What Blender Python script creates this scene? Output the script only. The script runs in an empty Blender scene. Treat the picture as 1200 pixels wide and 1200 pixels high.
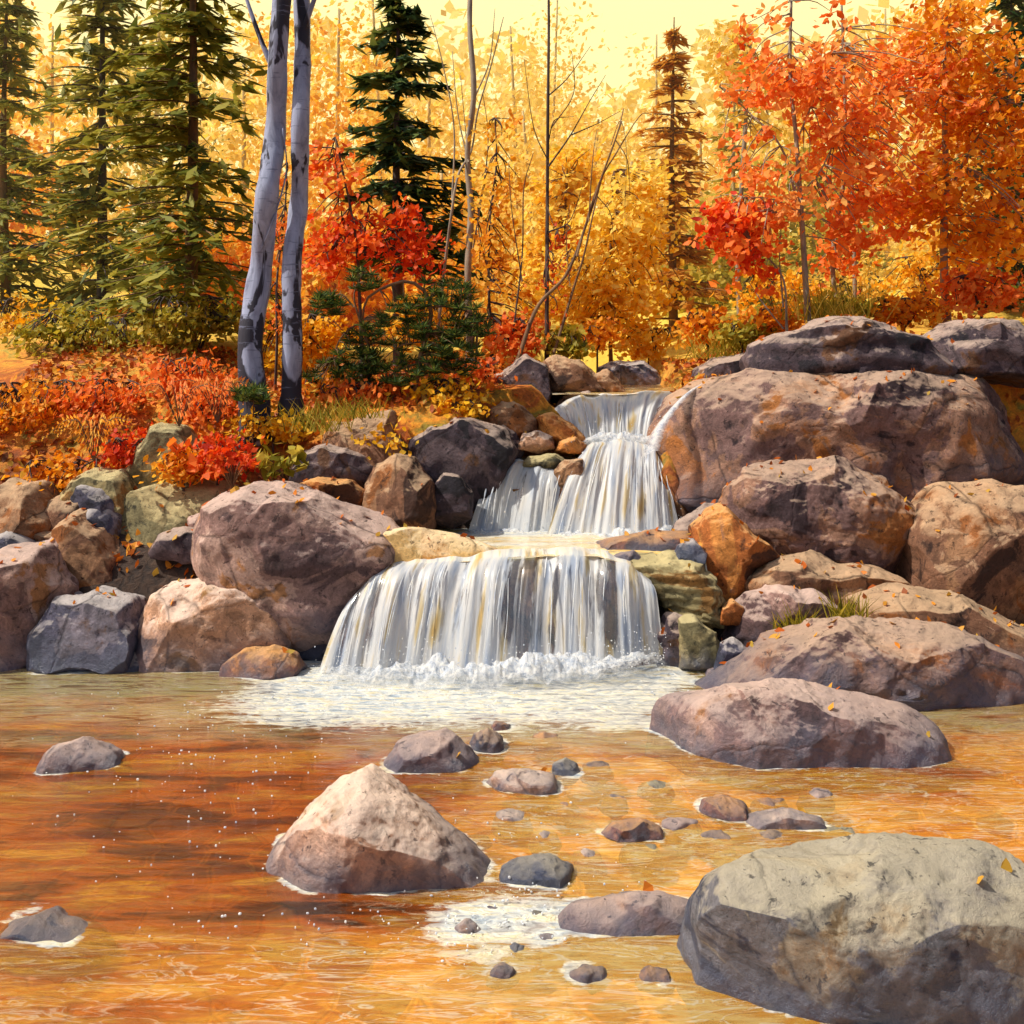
import bpy, bmesh, math, random
import numpy as np
from mathutils import Vector, kdtree
R = math.radians
rng = np.random.default_rng(11)
random.seed(5)
scene = bpy.context.scene
col = scene.collection

# ------------------------------------------------------------------ camera
F, H, HY = 1287.0, 2.6, 400.0            # focal length in photo pixels, eye height, horizon row
cam_d = bpy.data.cameras.new('camera'); cam = bpy.data.objects.new('camera', cam_d); col.objects.link(cam)
cam.location = (0, 0, H); cam.rotation_euler = (R(90), 0, 0)
cam_d.sensor_width = 36; cam_d.lens = 36 * F / 1200; cam_d.shift_y = -(600 - HY) / 1200
cam_d.clip_end = 2000; scene.camera = cam
scene.view_settings.view_transform = 'Standard'; scene.view_settings.look = 'None'; scene.view_settings.exposure = 0
def W(px, py, D): return np.array([(px - 600) * D / F, D, H - (py - HY) * D / F])

# ------------------------------------------------------------------ noise
def _h(i, j, k, s):
    n = (i * 374761393 + j * 668265263 + k * 2147483647 + s * 1274126177) & 0xffffffff
    n = ((n ^ (n >> 13)) * 1274126177) & 0xffffffff
    n = ((n ^ (n >> 16)) * 2246822519) & 0xffffffff
    return ((n ^ (n >> 15)) & 0xffffff) / 0xffffff
def vnoise(p, s=0):
    p = np.asarray(p, float); i = np.floor(p).astype(np.int64); f = p - i; f = f * f * f * (f * (f * 6 - 15) + 10)
    r = 0
    for a in (0, 1):
        for b in (0, 1):
            for c in (0, 1):
                w = (f[:, 0] if a else 1 - f[:, 0]) * (f[:, 1] if b else 1 - f[:, 1]) * (f[:, 2] if c else 1 - f[:, 2])
                r = r + w * _h(i[:, 0] + a, i[:, 1] + b, i[:, 2] + c, s)
    return r * 2 - 1
def fbm(p, o=4, s=0, g=.5):
    r = 0; a = 1; t = 0; p = np.asarray(p, float)
    for k in range(o):
        r = r + a * vnoise(p * 2 ** k + 17.3 * k, s + k); t += a; a *= g
    return r / t
def sstep(a, b, x):
    t = np.clip((x - a) / (b - a), 0, 1); return t * t * (3 - 2 * t)

# ------------------------------------------------------------------ objects
def tag(o, label=None, cat=None, group=None, kind=None):
    if label: o['label'] = label
    if cat: o['category'] = cat
    if group: o['group'] = group
    if kind: o['kind'] = kind
    return o
def empty(name, loc, label, cat, group=None):
    o = bpy.data.objects.new(name, None); col.objects.link(o); o.location = loc; o.empty_display_size = .1
    return tag(o, label, cat, group)
class MB:
    def __init__(s): s.v = []; s.f = []; s.t = []; s.n = 0
    def add(s, v, f, t=0.5):
        v = np.asarray(v, float); s.v.append(v); s.f.extend([tuple(int(q) + s.n for q in fc) for fc in f])
        s.t.append(np.broadcast_to(np.asarray(t, float), (len(v),)).copy()); s.n += len(v)
    def quads(s, v, t):                      # v (n,k,3) one k-gon each
        n, k = v.shape[:2]; idx = (np.arange(n * k).reshape(n, k) + s.n).tolist()
        s.v.append(v.reshape(-1, 3)); s.f.extend(idx); s.t.append(np.repeat(t, k)); s.n += n * k
    def tube(s, pts, rad, k=7, t=0.5, cap=False):
        pts = np.asarray(pts, float); m = len(pts); rad = np.broadcast_to(rad, (m,))
        d = np.gradient(pts, axis=0); d /= np.linalg.norm(d, axis=1)[:, None] + 1e-9
        ref = np.array([0, 1, 0.01]) if abs(d[0][1]) < .8 else np.array([1, 0, 0.01])
        a = np.cross(d, ref); a /= np.linalg.norm(a, axis=1)[:, None] + 1e-9; b = np.cross(d, a)
        ang = np.arange(k) / k * 2 * math.pi
        v = pts[:, None] + rad[:, None, None] * (np.cos(ang)[None, :, None] * a[:, None] + np.sin(ang)[None, :, None] * b[:, None])
        fs = [(i * k + j, i * k + (j + 1) % k, (i + 1) * k + (j + 1) % k, (i + 1) * k + j) for i in range(m - 1) for j in range(k)]
        if cap: fs += [tuple(range(k)), tuple((m - 1) * k + j for j in range(k))]
        s.add(v.reshape(-1, 3), fs, t)
    def build(s, name, mat, parent=None, smooth=True, origin=None):
        v = np.concatenate(s.v); me = bpy.data.meshes.new(name)
        off = np.array(parent.location) if parent is not None else (np.array(origin) if origin is not None else np.zeros(3))
        me.from_pydata((v - off).tolist(), [], s.f)
        at = me.attributes.new('tint', 'FLOAT', 'POINT'); at.data.foreach_set('value', np.concatenate(s.t).astype(np.float32))
        if smooth: me.polygons.foreach_set('use_smooth', [True] * len(me.polygons))
        me.materials.append(mat); o = bpy.data.objects.new(name, me); col.objects.link(o)
        if parent is not None: o.parent = parent
        else: o.location = off
        return o
def spline(pts, n):
    pts = np.asarray(pts, float); m = len(pts)
    if m < 3:
        t = np.linspace(0, 1, n)[:, None]; return pts[0] * (1 - t) + pts[-1] * t
    P = np.vstack([2 * pts[0] - pts[1], pts, 2 * pts[-1] - pts[-2]]); out = []
    for u in np.linspace(0, m - 1 - 1e-6, n):
        i = int(u); t = u - i; p0, p1, p2, p3 = P[i:i + 4]
        out.append(.5 * (2 * p1 + (p2 - p0) * t + (2 * p0 - 5 * p1 + 4 * p2 - p3) * t * t + (3 * p1 - p0 - 3 * p2 + p3) * t ** 3))
    return np.array(out)

# ------------------------------------------------------------------ materials
class NT:
    def __init__(s, name):
        s.m = bpy.data.materials.new(name); s.m.use_nodes = True; s.t = s.m.node_tree; s.t.nodes.clear()
        s.out = s.t.nodes.new('ShaderNodeOutputMaterial')
    def n(s, typ, ins=None, **kw):
        nd = s.t.nodes.new(typ)
        for k, v in kw.items(): setattr(nd, k, v)
        for k, v in (ins or {}).items(): s.put(nd.inputs[k], v)
        return nd
    def put(s, sock, v):
        if isinstance(v, bpy.types.NodeSocket): s.t.links.new(v, sock)
        else: sock.default_value = v
    def attr(s, name): return s.n('ShaderNodeAttribute', attribute_name=name).outputs['Fac']
    def coord(s, scale=(1, 1, 1), kind='Object', loc=(0, 0, 0)):
        c = s.n('ShaderNodeTexCoord').outputs[kind]
        return s.n('ShaderNodeMapping', {'Vector': c, 'Scale': scale, 'Location': loc}).outputs[0]
    def noise(s, vec, sc, det=5, rough=.55, dist=0):
        return s.n('ShaderNodeTexNoise', {'Vector': vec, 'Scale': sc, 'Detail': det, 'Roughness': rough, 'Distortion': dist}).outputs['Fac']
    def ramp(s, fac, stops, interp='LINEAR'):
        nd = s.n('ShaderNodeValToRGB', {'Fac': fac}); cr = nd.color_ramp; cr.interpolation = interp
        while len(cr.elements) > 1: cr.elements.remove(cr.elements[0])
        cr.elements[0].position = stops[0][0]; cr.elements[0].color = c4(stops[0][1])
        for p, c in stops[1:]: cr.elements.new(p).color = c4(c)
        return nd.outputs['Color']
    def math(s, op, a, b=0, clamp=False):
        nd = s.n('ShaderNodeMath', operation=op, use_clamp=clamp); s.put(nd.inputs[0], a); s.put(nd.inputs[1], b); return nd.outputs[0]
    def mix(s, fac, a, b, mode='MIX'):
        nd = s.n('ShaderNodeMix', data_type='RGBA', blend_type=mode)
        s.put(nd.inputs[0], fac); s.put(nd.inputs[6], c4(a) if isinstance(a, (tuple, float, int)) else a); s.put(nd.inputs[7], c4(b) if isinstance(b, (tuple, float, int)) else b)
        return nd.outputs[2]
    def bump(s, h, st, dist=.02, nrm=None):
        i = {'Height': h, 'Strength': st, 'Distance': dist}
        if nrm is not None: i['Normal'] = nrm
        return s.n('ShaderNodeBump', i).outputs[0]
    def sh(s, fac, a, b):
        nd = s.n('ShaderNodeMixShader'); s.put(nd.inputs[0], fac); s.t.links.new(a, nd.inputs[1]); s.t.links.new(b, nd.inputs[2]); return nd.outputs[0]
    def done(s, shader): s.t.links.new(shader, s.out.inputs[0]); return s.m
def c4(c):
    if isinstance(c, (int, float)): return (c, c, c, 1)
    return tuple(c)[:3] + (1,)
def srgb(r, g, b): return tuple(((v / 255) / 12.92 if v / 255 <= .04045 else (((v / 255) + .055) / 1.055) ** 2.4) for v in (r, g, b))

def rock_mat(name, cols, top, seed):
    """cols: dark, mid, light, accent"""
    t = NT(name); oi = t.n('ShaderNodeObjectInfo').outputs['Random']
    co = t.n('ShaderNodeTexCoord').outputs['Object']
    off = t.n('ShaderNodeVectorMath', {0: co, 1: t.n('ShaderNodeCombineXYZ', {0: t.math('MULTIPLY', oi, 37.), 1: float(seed), 2: t.math('MULTIPLY', oi, 11.)}).outputs[0]}, operation='ADD').outputs[0]
    n1 = t.noise(off, 1.7, 9, .58, .7)
    d, m, l, a = cols
    c = t.ramp(n1, [(.30, d), (.40, d), (.43, m), (.50, m), (.525, l), (.58, l), (.61, a), (.7, a)])
    n2 = t.noise(off, 6.5, 9, .7, .6)
    wash = t.ramp(n2, [(.3, .45), (.43, .62), (.455, .92), (.56, 1.02), (.585, 1.35), (.75, 1.45)])
    c = t.mix(.85, c, wash, 'MULTIPLY')
    n5 = t.noise(off, 46, 8, .75); c = t.mix(.75, c, t.ramp(n5, [(.3, .55), (.5, 1.0), (.7, 1.35)]), 'MULTIPLY')
    # rim highlights on upward faces, painted into the colour
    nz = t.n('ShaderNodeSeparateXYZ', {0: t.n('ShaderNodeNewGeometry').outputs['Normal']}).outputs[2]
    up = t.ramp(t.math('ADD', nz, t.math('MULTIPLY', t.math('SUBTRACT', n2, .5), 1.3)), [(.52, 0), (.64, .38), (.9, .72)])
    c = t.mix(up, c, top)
    # dark pits and specks
    n3 = t.noise(off, 15, 4, .7, .5); sp = t.ramp(n3, [(.60, 0), (.66, .75)])
    c = t.mix(sp, c, tuple(x * .35 for x in d))
    # cracks
    vr = t.n('ShaderNodeTexVoronoi', {'Vector': t.n('ShaderNodeMixRGB', {0: .18, 1: off, 2: t.n('ShaderNodeTexNoise', {'Vector': off, 'Scale': 2.5, 'Detail': 5.}).outputs['Color']}).outputs[0], 'Scale': .9}, feature='DISTANCE_TO_EDGE').outputs['Distance']
    cr = t.ramp(vr, [(.0, .7), (.006, .35), (.014, 0)])
    c = t.mix(t.math('MULTIPLY', cr, t.ramp(n1, [(.45, 0), (.55, 1)])), c, tuple(x * .3 for x in d))
    wet = t.attr('tint'); c = t.mix(wet, c, t.mix(.78, c, (.045, .06, .115), 'MIX'))
    rough = t.math('SUBTRACT', .78, t.math('MULTIPLY', wet, .5))
    h = t.math('ADD', t.math('MULTIPLY', n2, 1.2), t.math('ADD', t.math('MULTIPLY', n5, .8), t.math('MULTIPLY', cr, -.5)))
    b = t.bump(h, .75, .03)
    p = t.n('ShaderNodeBsdfPrincipled', {'Base Color': c, 'Roughness': rough, 'Normal': b, 'Specular IOR Level': t.math('ADD', .3, t.math('MULTIPLY', wet, .4))})
    return t.done(p.outputs[0])
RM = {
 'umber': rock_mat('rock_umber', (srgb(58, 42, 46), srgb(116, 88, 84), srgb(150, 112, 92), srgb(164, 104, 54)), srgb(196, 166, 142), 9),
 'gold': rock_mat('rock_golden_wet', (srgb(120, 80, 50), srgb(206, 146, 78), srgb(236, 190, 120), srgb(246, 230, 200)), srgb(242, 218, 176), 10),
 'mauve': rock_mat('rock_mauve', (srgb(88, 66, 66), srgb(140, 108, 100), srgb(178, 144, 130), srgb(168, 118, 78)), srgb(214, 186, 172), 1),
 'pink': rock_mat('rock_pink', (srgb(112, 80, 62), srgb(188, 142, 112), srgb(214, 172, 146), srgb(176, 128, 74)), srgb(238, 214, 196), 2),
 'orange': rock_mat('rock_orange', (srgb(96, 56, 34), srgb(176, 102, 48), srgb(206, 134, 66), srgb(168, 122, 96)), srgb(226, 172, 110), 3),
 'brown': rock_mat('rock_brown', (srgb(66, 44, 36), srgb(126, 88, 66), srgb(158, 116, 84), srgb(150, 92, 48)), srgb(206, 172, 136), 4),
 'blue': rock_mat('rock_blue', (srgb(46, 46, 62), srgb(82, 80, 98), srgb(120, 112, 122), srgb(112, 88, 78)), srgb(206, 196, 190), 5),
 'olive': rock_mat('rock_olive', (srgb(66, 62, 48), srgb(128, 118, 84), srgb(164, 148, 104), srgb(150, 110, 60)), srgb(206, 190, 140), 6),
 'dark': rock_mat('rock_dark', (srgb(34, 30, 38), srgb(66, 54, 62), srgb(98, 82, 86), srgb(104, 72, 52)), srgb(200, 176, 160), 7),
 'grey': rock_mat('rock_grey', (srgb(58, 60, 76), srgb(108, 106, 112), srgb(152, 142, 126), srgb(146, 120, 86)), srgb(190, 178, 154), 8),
}
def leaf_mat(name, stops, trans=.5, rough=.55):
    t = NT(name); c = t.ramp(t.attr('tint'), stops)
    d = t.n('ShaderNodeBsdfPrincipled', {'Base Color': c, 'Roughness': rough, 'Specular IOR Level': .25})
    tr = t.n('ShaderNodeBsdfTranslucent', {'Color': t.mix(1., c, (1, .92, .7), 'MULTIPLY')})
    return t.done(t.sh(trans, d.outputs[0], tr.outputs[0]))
def three(a, b, c, d): return [(0, a), (.33, b), (.66, c), (1, d)]
LM = {
 'red': leaf_mat('leaf_red', three(srgb(150, 28, 12), srgb(222, 62, 18), srgb(240, 98, 28), srgb(248, 140, 50))),
 'orange': leaf_mat('leaf_orange', three(srgb(206, 74, 16), srgb(238, 116, 36), srgb(250, 148, 62), srgb(252, 190, 100))),
 'gold': leaf_mat('leaf_gold', three(srgb(206, 128, 10), srgb(244, 176, 22), srgb(252, 206, 50), srgb(255, 232, 120))),
 'amber': leaf_mat('leaf_amber', three(srgb(180, 84, 14), srgb(230, 138, 24), srgb(248, 178, 40), srgb(253, 214, 90))),
 'pale': leaf_mat('leaf_pale', three(srgb(228, 190, 90), srgb(246, 214, 96), srgb(252, 228, 130), srgb(255, 242, 178)), .6),
 'olive': leaf_mat('leaf_olive', three(srgb(98, 100, 26), srgb(150, 142, 40), srgb(196, 178, 62), srgb(232, 208, 100))),
 'green': leaf_mat('leaf_green', three(srgb(22, 44, 26), srgb(46, 74, 34), srgb(86, 108, 46), srgb(140, 148, 64)), .35),
 'hazegreen': leaf_mat('leaf_haze_green', three(srgb(92, 112, 66), srgb(132, 142, 70), srgb(176, 172, 86), srgb(214, 200, 112)), .45),
 'mossgreen': leaf_mat('leaf_moss_green', three(srgb(70, 88, 50), srgb(114, 124, 56), srgb(162, 158, 70), srgb(206, 194, 98)), .4),
 'needle': leaf_mat('needle_dark', three(srgb(24, 44, 36), srgb(46, 72, 48), srgb(82, 104, 56), srgb(140, 148, 72)), .3),
 'larch': leaf_mat('needle_larch', three(srgb(150, 98, 40), srgb(196, 132, 50), srgb(224, 168, 68), srgb(242, 206, 110)), .45),
 'litter': leaf_mat('leaf_litter', three(srgb(104, 58, 26), srgb(190, 92, 28), srgb(238, 156, 48), srgb(168, 152, 66)), .3),
 'grass': leaf_mat('grass_blade', three(srgb(86, 96, 26), srgb(150, 146, 40), srgb(204, 176, 60), srgb(236, 206, 96)), .4),
}
def bark_mat(name, base, dark, patch=None, pk=0.0):
    t = NT(name); co = t.coord((1, 1, .28)); n = t.noise(co, 9, 6, .65, .6)
    c = t.ramp(n, [(.3, dark), (.5, base), (.75, tuple(min(1, x * 1.35) for x in base))])
    if patch:
        n2 = t.noise(t.coord((1, 1, .42), loc=(.7, 0, .4)), 3.4, 4, .55, .6); z = t.attr('tint')
        c = t.mix(t.ramp(t.math('ADD', n2, t.math('MULTIPLY', z, .2)), [(.505, 0), (.53, 1)]), c, patch)
        n3 = t.noise(t.coord((1, 1, 8)), 4, 4, .65); c = t.mix(t.ramp(n3, [(.60, 0), (.64, .75)]), c, dark)
    p = t.n('ShaderNodeBsdfPrincipled', {'Base Color': c, 'Roughness': .8, 'Normal': t.bump(n, .6, .02)})
    return t.done(p.outputs[0])
BM = {
 'birch': bark_mat('bark_blue_grey', srgb(150, 156, 182), srgb(104, 108, 132), srgb(44, 42, 56)),
 'dark': bark_mat('bark_dark', srgb(74, 58, 52), srgb(36, 28, 30)),
 'brown': bark_mat('bark_brown', srgb(120, 88, 58), srgb(70, 46, 34)),
 'grey': bark_mat('bark_grey', srgb(150, 136, 118), srgb(100, 90, 84)),
 'pale': bark_mat('bark_pale', srgb(196, 172, 120), srgb(150, 126, 84)),
}

# ------------------------------------------------------------------ terrain
def bank(x, y):
    yo = y; y = y - (1.35 * sstep(1.25, 1.9, x) + .45 * sstep(1.5, 2.2, -x)) * (1 - sstep(10.8, 12.4, y))
    z = np.interp(y, [0, 8.35, 8.9, 9.9, 10.6, 12, 30, 60, 120, 400], [-.35, -.35, .62, 1.42, 2.0, 2.14, 3.4, 7, 13, 30])
    z = z + .16 * fbm(np.stack([x * .7, y * .7, 0 * x], 1), 4, 3) * sstep(8.4, 9.2, y) + .9 * sstep(2, 14, np.abs(x - .5)) * sstep(12, 20, y)
    z = z + .35 * sstep(2.4, 3.4, x) * sstep(9.5, 11, y) + .25 * sstep(1, 4, -x - 1) * sstep(11, 14, y)
    return z
def terrain(x, y):
    z = bank(x, y)
    def carve(z, x0, x1, y0, y1, lv, s=.15):
        m = sstep(x0 - s, x0 + s, x) * (1 - sstep(x1 - s, x1 + s, x)) * (y > y0) * (y < y1)
        return z * (1 - m) + np.minimum(z, lv) * m
    z = carve(z, -1.75, 1.55, 8.2, 9.05, -.35); z = carve(z, -1.7, 1.6, 9.05, 10.4, .62)
    z = carve(z, -.4, 1.45, 10.4, 11.15, 1.2); z = carve(z, .35, 1.9, 11.15, 19, 1.86)
    return z
def tz(x, y): return float(terrain(np.array([x]), np.array([y]))[0])
def grid_mesh(name, xs, ys, zf, mat, attrs=None, kind='structure', label=None):
    X, Y = np.meshgrid(xs, ys); x = X.ravel(); y = Y.ravel(); z = zf(x, y); nx, ny = len(xs), len(ys)
    me = bpy.data.meshes.new(name); i = np.arange((ny - 1) * (nx - 1)); r = i // (nx - 1); c = i % (nx - 1); a = r * nx + c
    me.from_pydata(np.stack([x, y, z], 1).tolist(), [], np.stack([a, a + 1, a + nx + 1, a + nx], 1).tolist())
    me.polygons.foreach_set('use_smooth', [True] * len(me.polygons))
    for k, fn in (attrs or {}).items():
        at = me.attributes.new(k, 'FLOAT', 'POINT'); at.data.foreach_set('value', fn(x, y, z).astype(np.float32))
    me.materials.append(mat); o = bpy.data.objects.new(name, me); col.objects.link(o); tag(o, label, None, None, kind); return o
def ground_mat():
    t = NT('forest_floor'); co = t.coord(); n = t.noise(co, 2.2, 8, .65, 1.); n2 = t.noise(co, 14, 6, .7, .6)
    c = t.ramp(n, [(.3, srgb(120, 62, 22)), (.42, srgb(196, 98, 26)), (.52, srgb(226, 146, 36)), (.62, srgb(150, 130, 44)), (.72, srgb(214, 176, 60))])
    c = t.mix(.8, c, t.ramp(n2, [(.3, .35), (.5, .9), (.7, 1.35)]), 'MULTIPLY')
    far = t.ramp(t.n('ShaderNodeSeparateXYZ', {0: co}).outputs[1], [(0, 0), (1, 1)])
    y = t.n('ShaderNodeSeparateXYZ', {0: co}).outputs[1]
    c = t.mix(t.n('ShaderNodeMapRange', {0: y, 1: 12., 2: 18.}).outputs[0], c, t.mix(n, srgb(214, 178, 52), srgb(244, 216, 96)))
    low = t.n('ShaderNodeMapRange', {0: t.n('ShaderNodeSeparateXYZ', {0: co}).outputs[2], 1: 1.75, 2: .9}).outputs[0]
    c = t.mix(low, c, t.ramp(n2, [(.3, srgb(30, 24, 24)), (.7, srgb(84, 62, 48))]))
    p = t.n('ShaderNodeBsdfPrincipled', {'Base Color': c, 'Roughness': .9, 'Normal': t.bump(n2, .8, .05)}); return t.done(p.outputs[0])
gx = np.concatenate([-np.geomspace(7, 300, 26)[::-1], np.arange(-6.9, 6.95, .1), np.geomspace(7, 300, 26)])
gy = np.concatenate([np.linspace(-60, 2, 8), np.arange(2.4, 8, .4), np.arange(8, 14, .08), np.geomspace(14, 400, 50)])
grid_mesh('ground', gx, gy, lambda x, y: terrain(x, y), ground_mat())

# ------------------------------------------------------------------ rocks
ico_cache = {}
def ico(sub):
    if sub not in ico_cache:
        bm = bmesh.new(); bmesh.ops.create_icosphere(bm, subdivisions=sub, radius=1)
        ico_cache[sub] = (np.array([v.co[:] for v in bm.verts]), [tuple(v.index for v in f.verts) for f in bm.faces]); bm.free()
    return ico_cache[sub]
water_pts = []
def rock(label, poly, D, mat, t=None, zw=None, name='boulder', cat='boulder', sub=6, seed=0, cuts=9, rough=1., group=None, layers=0, y0=None):
    """poly: outline as seen at depth D; t: half depth in metres; zw: waterline height"""
    r = np.random.default_rng(seed + int(poly[0][0] * 7 + poly[0][1]) % 99991)
    w0 = (max(p[0] for p in poly) - min(p[0] for p in poly)) * D / F; Ds = D - .35 * (t if t else .42 * min(w0, 1.2))
    P = np.array([[(px - 600) * Ds / F, H - (py - HY) * Ds / F] for px, py in poly])
    A = 0; C = np.zeros(2)
    for i in range(len(P)):
        a, b = P[i], P[(i + 1) % len(P)]; cr = a[0] * b[1] - a[1] * b[0]; A += cr / 2; C += (a + b) * cr / 6
    C /= A; w = np.ptp(P[:, 0]); h = np.ptp(P[:, 1])
    if t is None: t = .42 * max(min(w, 1.6), h * .8)
    ths = np.linspace(-math.pi, math.pi, 361); rad = np.zeros(361)
    for k, th in enumerate(ths):
        d = np.array([math.cos(th), math.sin(th)]); best = .02
        for i in range(len(P)):
            a, b = P[i] - C, P[(i + 1) % len(P)] - C; e = b - a; den = d[0] * e[1] - d[1] * e[0]
            if abs(den) < 1e-9: continue
            s = (a[0] * e[1] - a[1] * e[0]) / den; u = (a[0] * d[1] - a[1] * d[0]) / den
            if s > 0 and -1e-6 <= u <= 1 + 1e-6: best = max(best, s)
        rad[k] = best
    ker = np.hanning(9 if sub < 6 else 13); ker /= ker.sum(); rp = np.concatenate([rad[-31:-1], rad, rad[1:31]]); rad = np.convolve(rp, ker, 'same')[30:-30]
    V, fcs = ico(sub); V = V.copy()
    for k in range(cuts):
        d = r.normal(size=3); d[1] = -abs(d[1]) * (1.3 if k % 2 else .4); d[2] = abs(d[2]) * (1 if k % 3 else -.4); d /= np.linalg.norm(d)
        kk = r.uniform(.52, .86) + .12 * (abs(d[1]) < .35); s = V @ d - kk; s = np.maximum(s, 0); V -= d[None] * (s * .98)[:, None]
    th = np.arctan2(V[:, 2], V[:, 0]); rho = np.hypot(V[:, 0], V[:, 2]); Rr = np.interp(th, ths, rad)
    nb = 60; bi = ((th + math.pi) / (2 * math.pi) * nb).astype(int) % nb; mx = np.full(nb, .3); np.maximum.at(mx, bi, rho); mx = np.maximum(mx, .3)
    k5 = np.array([.25, .5, .25]); mx = np.convolve(np.r_[mx[-1], mx, mx[0]], k5, 'same')[1:-1]; bc = (np.arange(-1, nb + 1) + .5) / nb * 2 * math.pi - math.pi
    rho = np.clip(rho / np.interp(th, bc, np.r_[mx[-1], mx, mx[0]]), 0, 1)
    rr = rho ** .74
    x = C[0] + Rr * rr * np.cos(th); z = C[1] + Rr * rr * np.sin(th); y = D + np.sign(V[:, 1]) * np.abs(V[:, 1]) ** .75 * t
    z = z - np.maximum(0, y - D) * (.42 if D < 7.5 else .2)
    p = np.stack([x, y, z], 1); size = (w * h) ** .5
    o3 = r.uniform(0, 50, 3); nrm = V / (np.linalg.norm(V, axis=1)[:, None] + 1e-9)
    n1 = fbm(p / size * 1.6 + o3, 3, 1); n2 = fbm(p / size * 5 + o3, 4, 5, .55); rid = 1 - np.abs(fbm(p / size * 3.2 + o3, 3, 9)) * 2
    n3 = fbm(p * 16 + o3, 3, 21, .6)
    disp = size * (  .05 * n1 + .022 * n2 + .02 * np.maximum(rid, 0)) * rough + .010 * n3 * rough
    if layers:
        st = z * layers + .8 * n1; disp += size * .035 * (np.abs((st % 1) - .5) * 2 - .5)
    p = p + nrm * disp[:, None]
    wet = np.zeros(len(p))
    if zw is not None:
        wet = np.clip(1 - (p[:, 2] - zw) / (.10 + .24 * size) + .55 * n2, 0, 1)
        near = p[np.abs(p[:, 2] - zw) < .035]
        if zw == 0: water_pts.extend(near[::2].tolist())
    m = MB(); m.add(p, fcs, wet); base = (C[0], D, float(P[:, 1].min()))
    o = m.build(name, RM[mat], None, True, base); tag(o, label, cat, group); return o

# --- stones standing in the front pool (water height 0)
rock('large pinkish boulder with a peaked top alone in the left foreground water', [(288, 1075), (300, 1020), (335, 978), (370, 940), (398, 914), (425, 908), (455, 925), (500, 968), (545, 1003), (580, 1045), (570, 1080), (430, 1100)], 5.5, 'pink', .42, 0, seed=3, cuts=12, sub=7)
rock('low mauve wedge shaped rock in the pool above the peaked boulder', [(444, 905), (462, 876), (490, 860), (520, 857), (545, 876), (568, 900), (560, 925), (450, 925)], 6.8, 'mauve', .26, 0, 'rock', 'rock', 5, 8)
rock('small round brown stone touching the right of the mauve wedge rock', [(548, 880), (555, 862), (572, 855), (588, 866), (590, 890), (560, 897)], 7.05, 'brown', .12, 0, 'stone', 'stone', 5, 9)
rock('tiny ochre stone behind the round brown one near mid stream', [(566, 862), (580, 846), (598, 850), (602, 872), (580, 880)], 7.4, 'orange', .1, 0, 'stone', 'stone', 4, 10)
rock('long domed boulder with blue wet base at the right of the pool', [(762, 915), (764, 872), (772, 836), (792, 818), (845, 812), (905, 806), (950, 804), (1010, 812), (1075, 828), (1120, 862), (1135, 920), (950, 940), (800, 940)], 7.1, 'mauve', .42, 0, seed=4, cuts=10, sub=7)
rock('grey speckled boulder filling the bottom right corner', [(815, 1240), (814, 1140), (822, 1085), (850, 1056), (900, 1036), (960, 1022), (1060, 1008), (1160, 1010), (1240, 1040), (1260, 1240)], 4.5, 'grey', .5, 0, seed=6, cuts=14, sub=7)
rock('flat purple and tan stone lying left of the bottom right boulder', [(652, 1088), (668, 1068), (720, 1060), (770, 1055), (808, 1064), (824, 1084), (818, 1108), (760, 1122), (680, 1118)], 4.95, 'mauve', .2, 0, 'stone', 'flat stone', 5, 7)
rock('rounded grey stone right of the peaked foreground boulder', [(582, 1045), (590, 1020), (612, 1009), (645, 1007), (672, 1020), (676, 1042), (640, 1056), (600, 1056)], 5.35, 'grey', .15, 0, 'stone', 'stone', 5, 2)
rock('pale cream pebble poking out in mid pool left of the long domed boulder', [(644, 912), (648, 896), (662, 890), (676, 896), (682, 912), (660, 920)], 6.65, 'grey', .09, 0, 'stone', 'pebble', 4, 3)
rock('flat bone coloured stone awash right of the mauve wedge rock', [(566, 926), (580, 908), (620, 904), (650, 912), (655, 930), (610, 938)], 6.45, 'pink', .16, 0, 'stone', 'flat stone', 5, 12)
rock('flat brown stone awash below the long domed boulder', [(818, 958), (826, 940), (850, 934), (874, 944), (884, 962), (850, 968)], 6.1, 'orange', .15, 0, 'stone', 'flat stone', 5, 14)
rock('thin tan stone just breaking the water at far right below the domed boulder', [(862, 974), (880, 958), (925, 950), (965, 962), (972, 978), (910, 984)], 5.95, 'pink', .13, 0, 'stone', 'flat stone', 5, 15)
rock('flat rusty stone under clear amber water in the centre right', [(702, 982), (720, 967), (752, 963), (776, 972), (784, 984), (740, 992)], 5.8, 'orange', .12, 0, 'stone', 'flat stone', 5, 16)
for k, (x, y, w, h, m, lb) in enumerate([
  (548, 1092, 34, 24, 'pink', 'pink pebble at the left of the foamy gravel patch'), (605, 1118, 30, 22, 'grey', 'grey pebble at the bottom of the foamy gravel patch'),
  (628, 1076, 24, 16, 'olive', 'olive pebble in the foam below the rounded grey stone'), (575, 1070, 22, 14, 'mauve', 'small mauve pebble in foam right of the peaked boulder'),
  (640, 1105, 28, 18, 'pink', 'pink pebble between the foam and the flat purple stone'), (590, 1145, 40, 26, 'brown', 'brown pebble at the very bottom of the foam patch'),
  (690, 1148, 60, 24, 'brown', 'long brown stone under the flat purple stone'), (768, 1150, 46, 26, 'orange', 'rusty stone beside the bottom right boulder')]):
    D = 3346 / (y + h * .3 - 400) + .08
    rock(lb, [(x - w / 2, y + h * .4), (x - w * .42, y - h * .1), (x - w * .1, y - h / 2), (x + w * .3, y - h * .38), (x + w / 2, y + h * .1), (x + w * .4, y + h * .5), (x, y + h * .6)], D, m, w * D / F * .4, 0, 'stone', 'pebble', 4, 40 + k)
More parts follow.
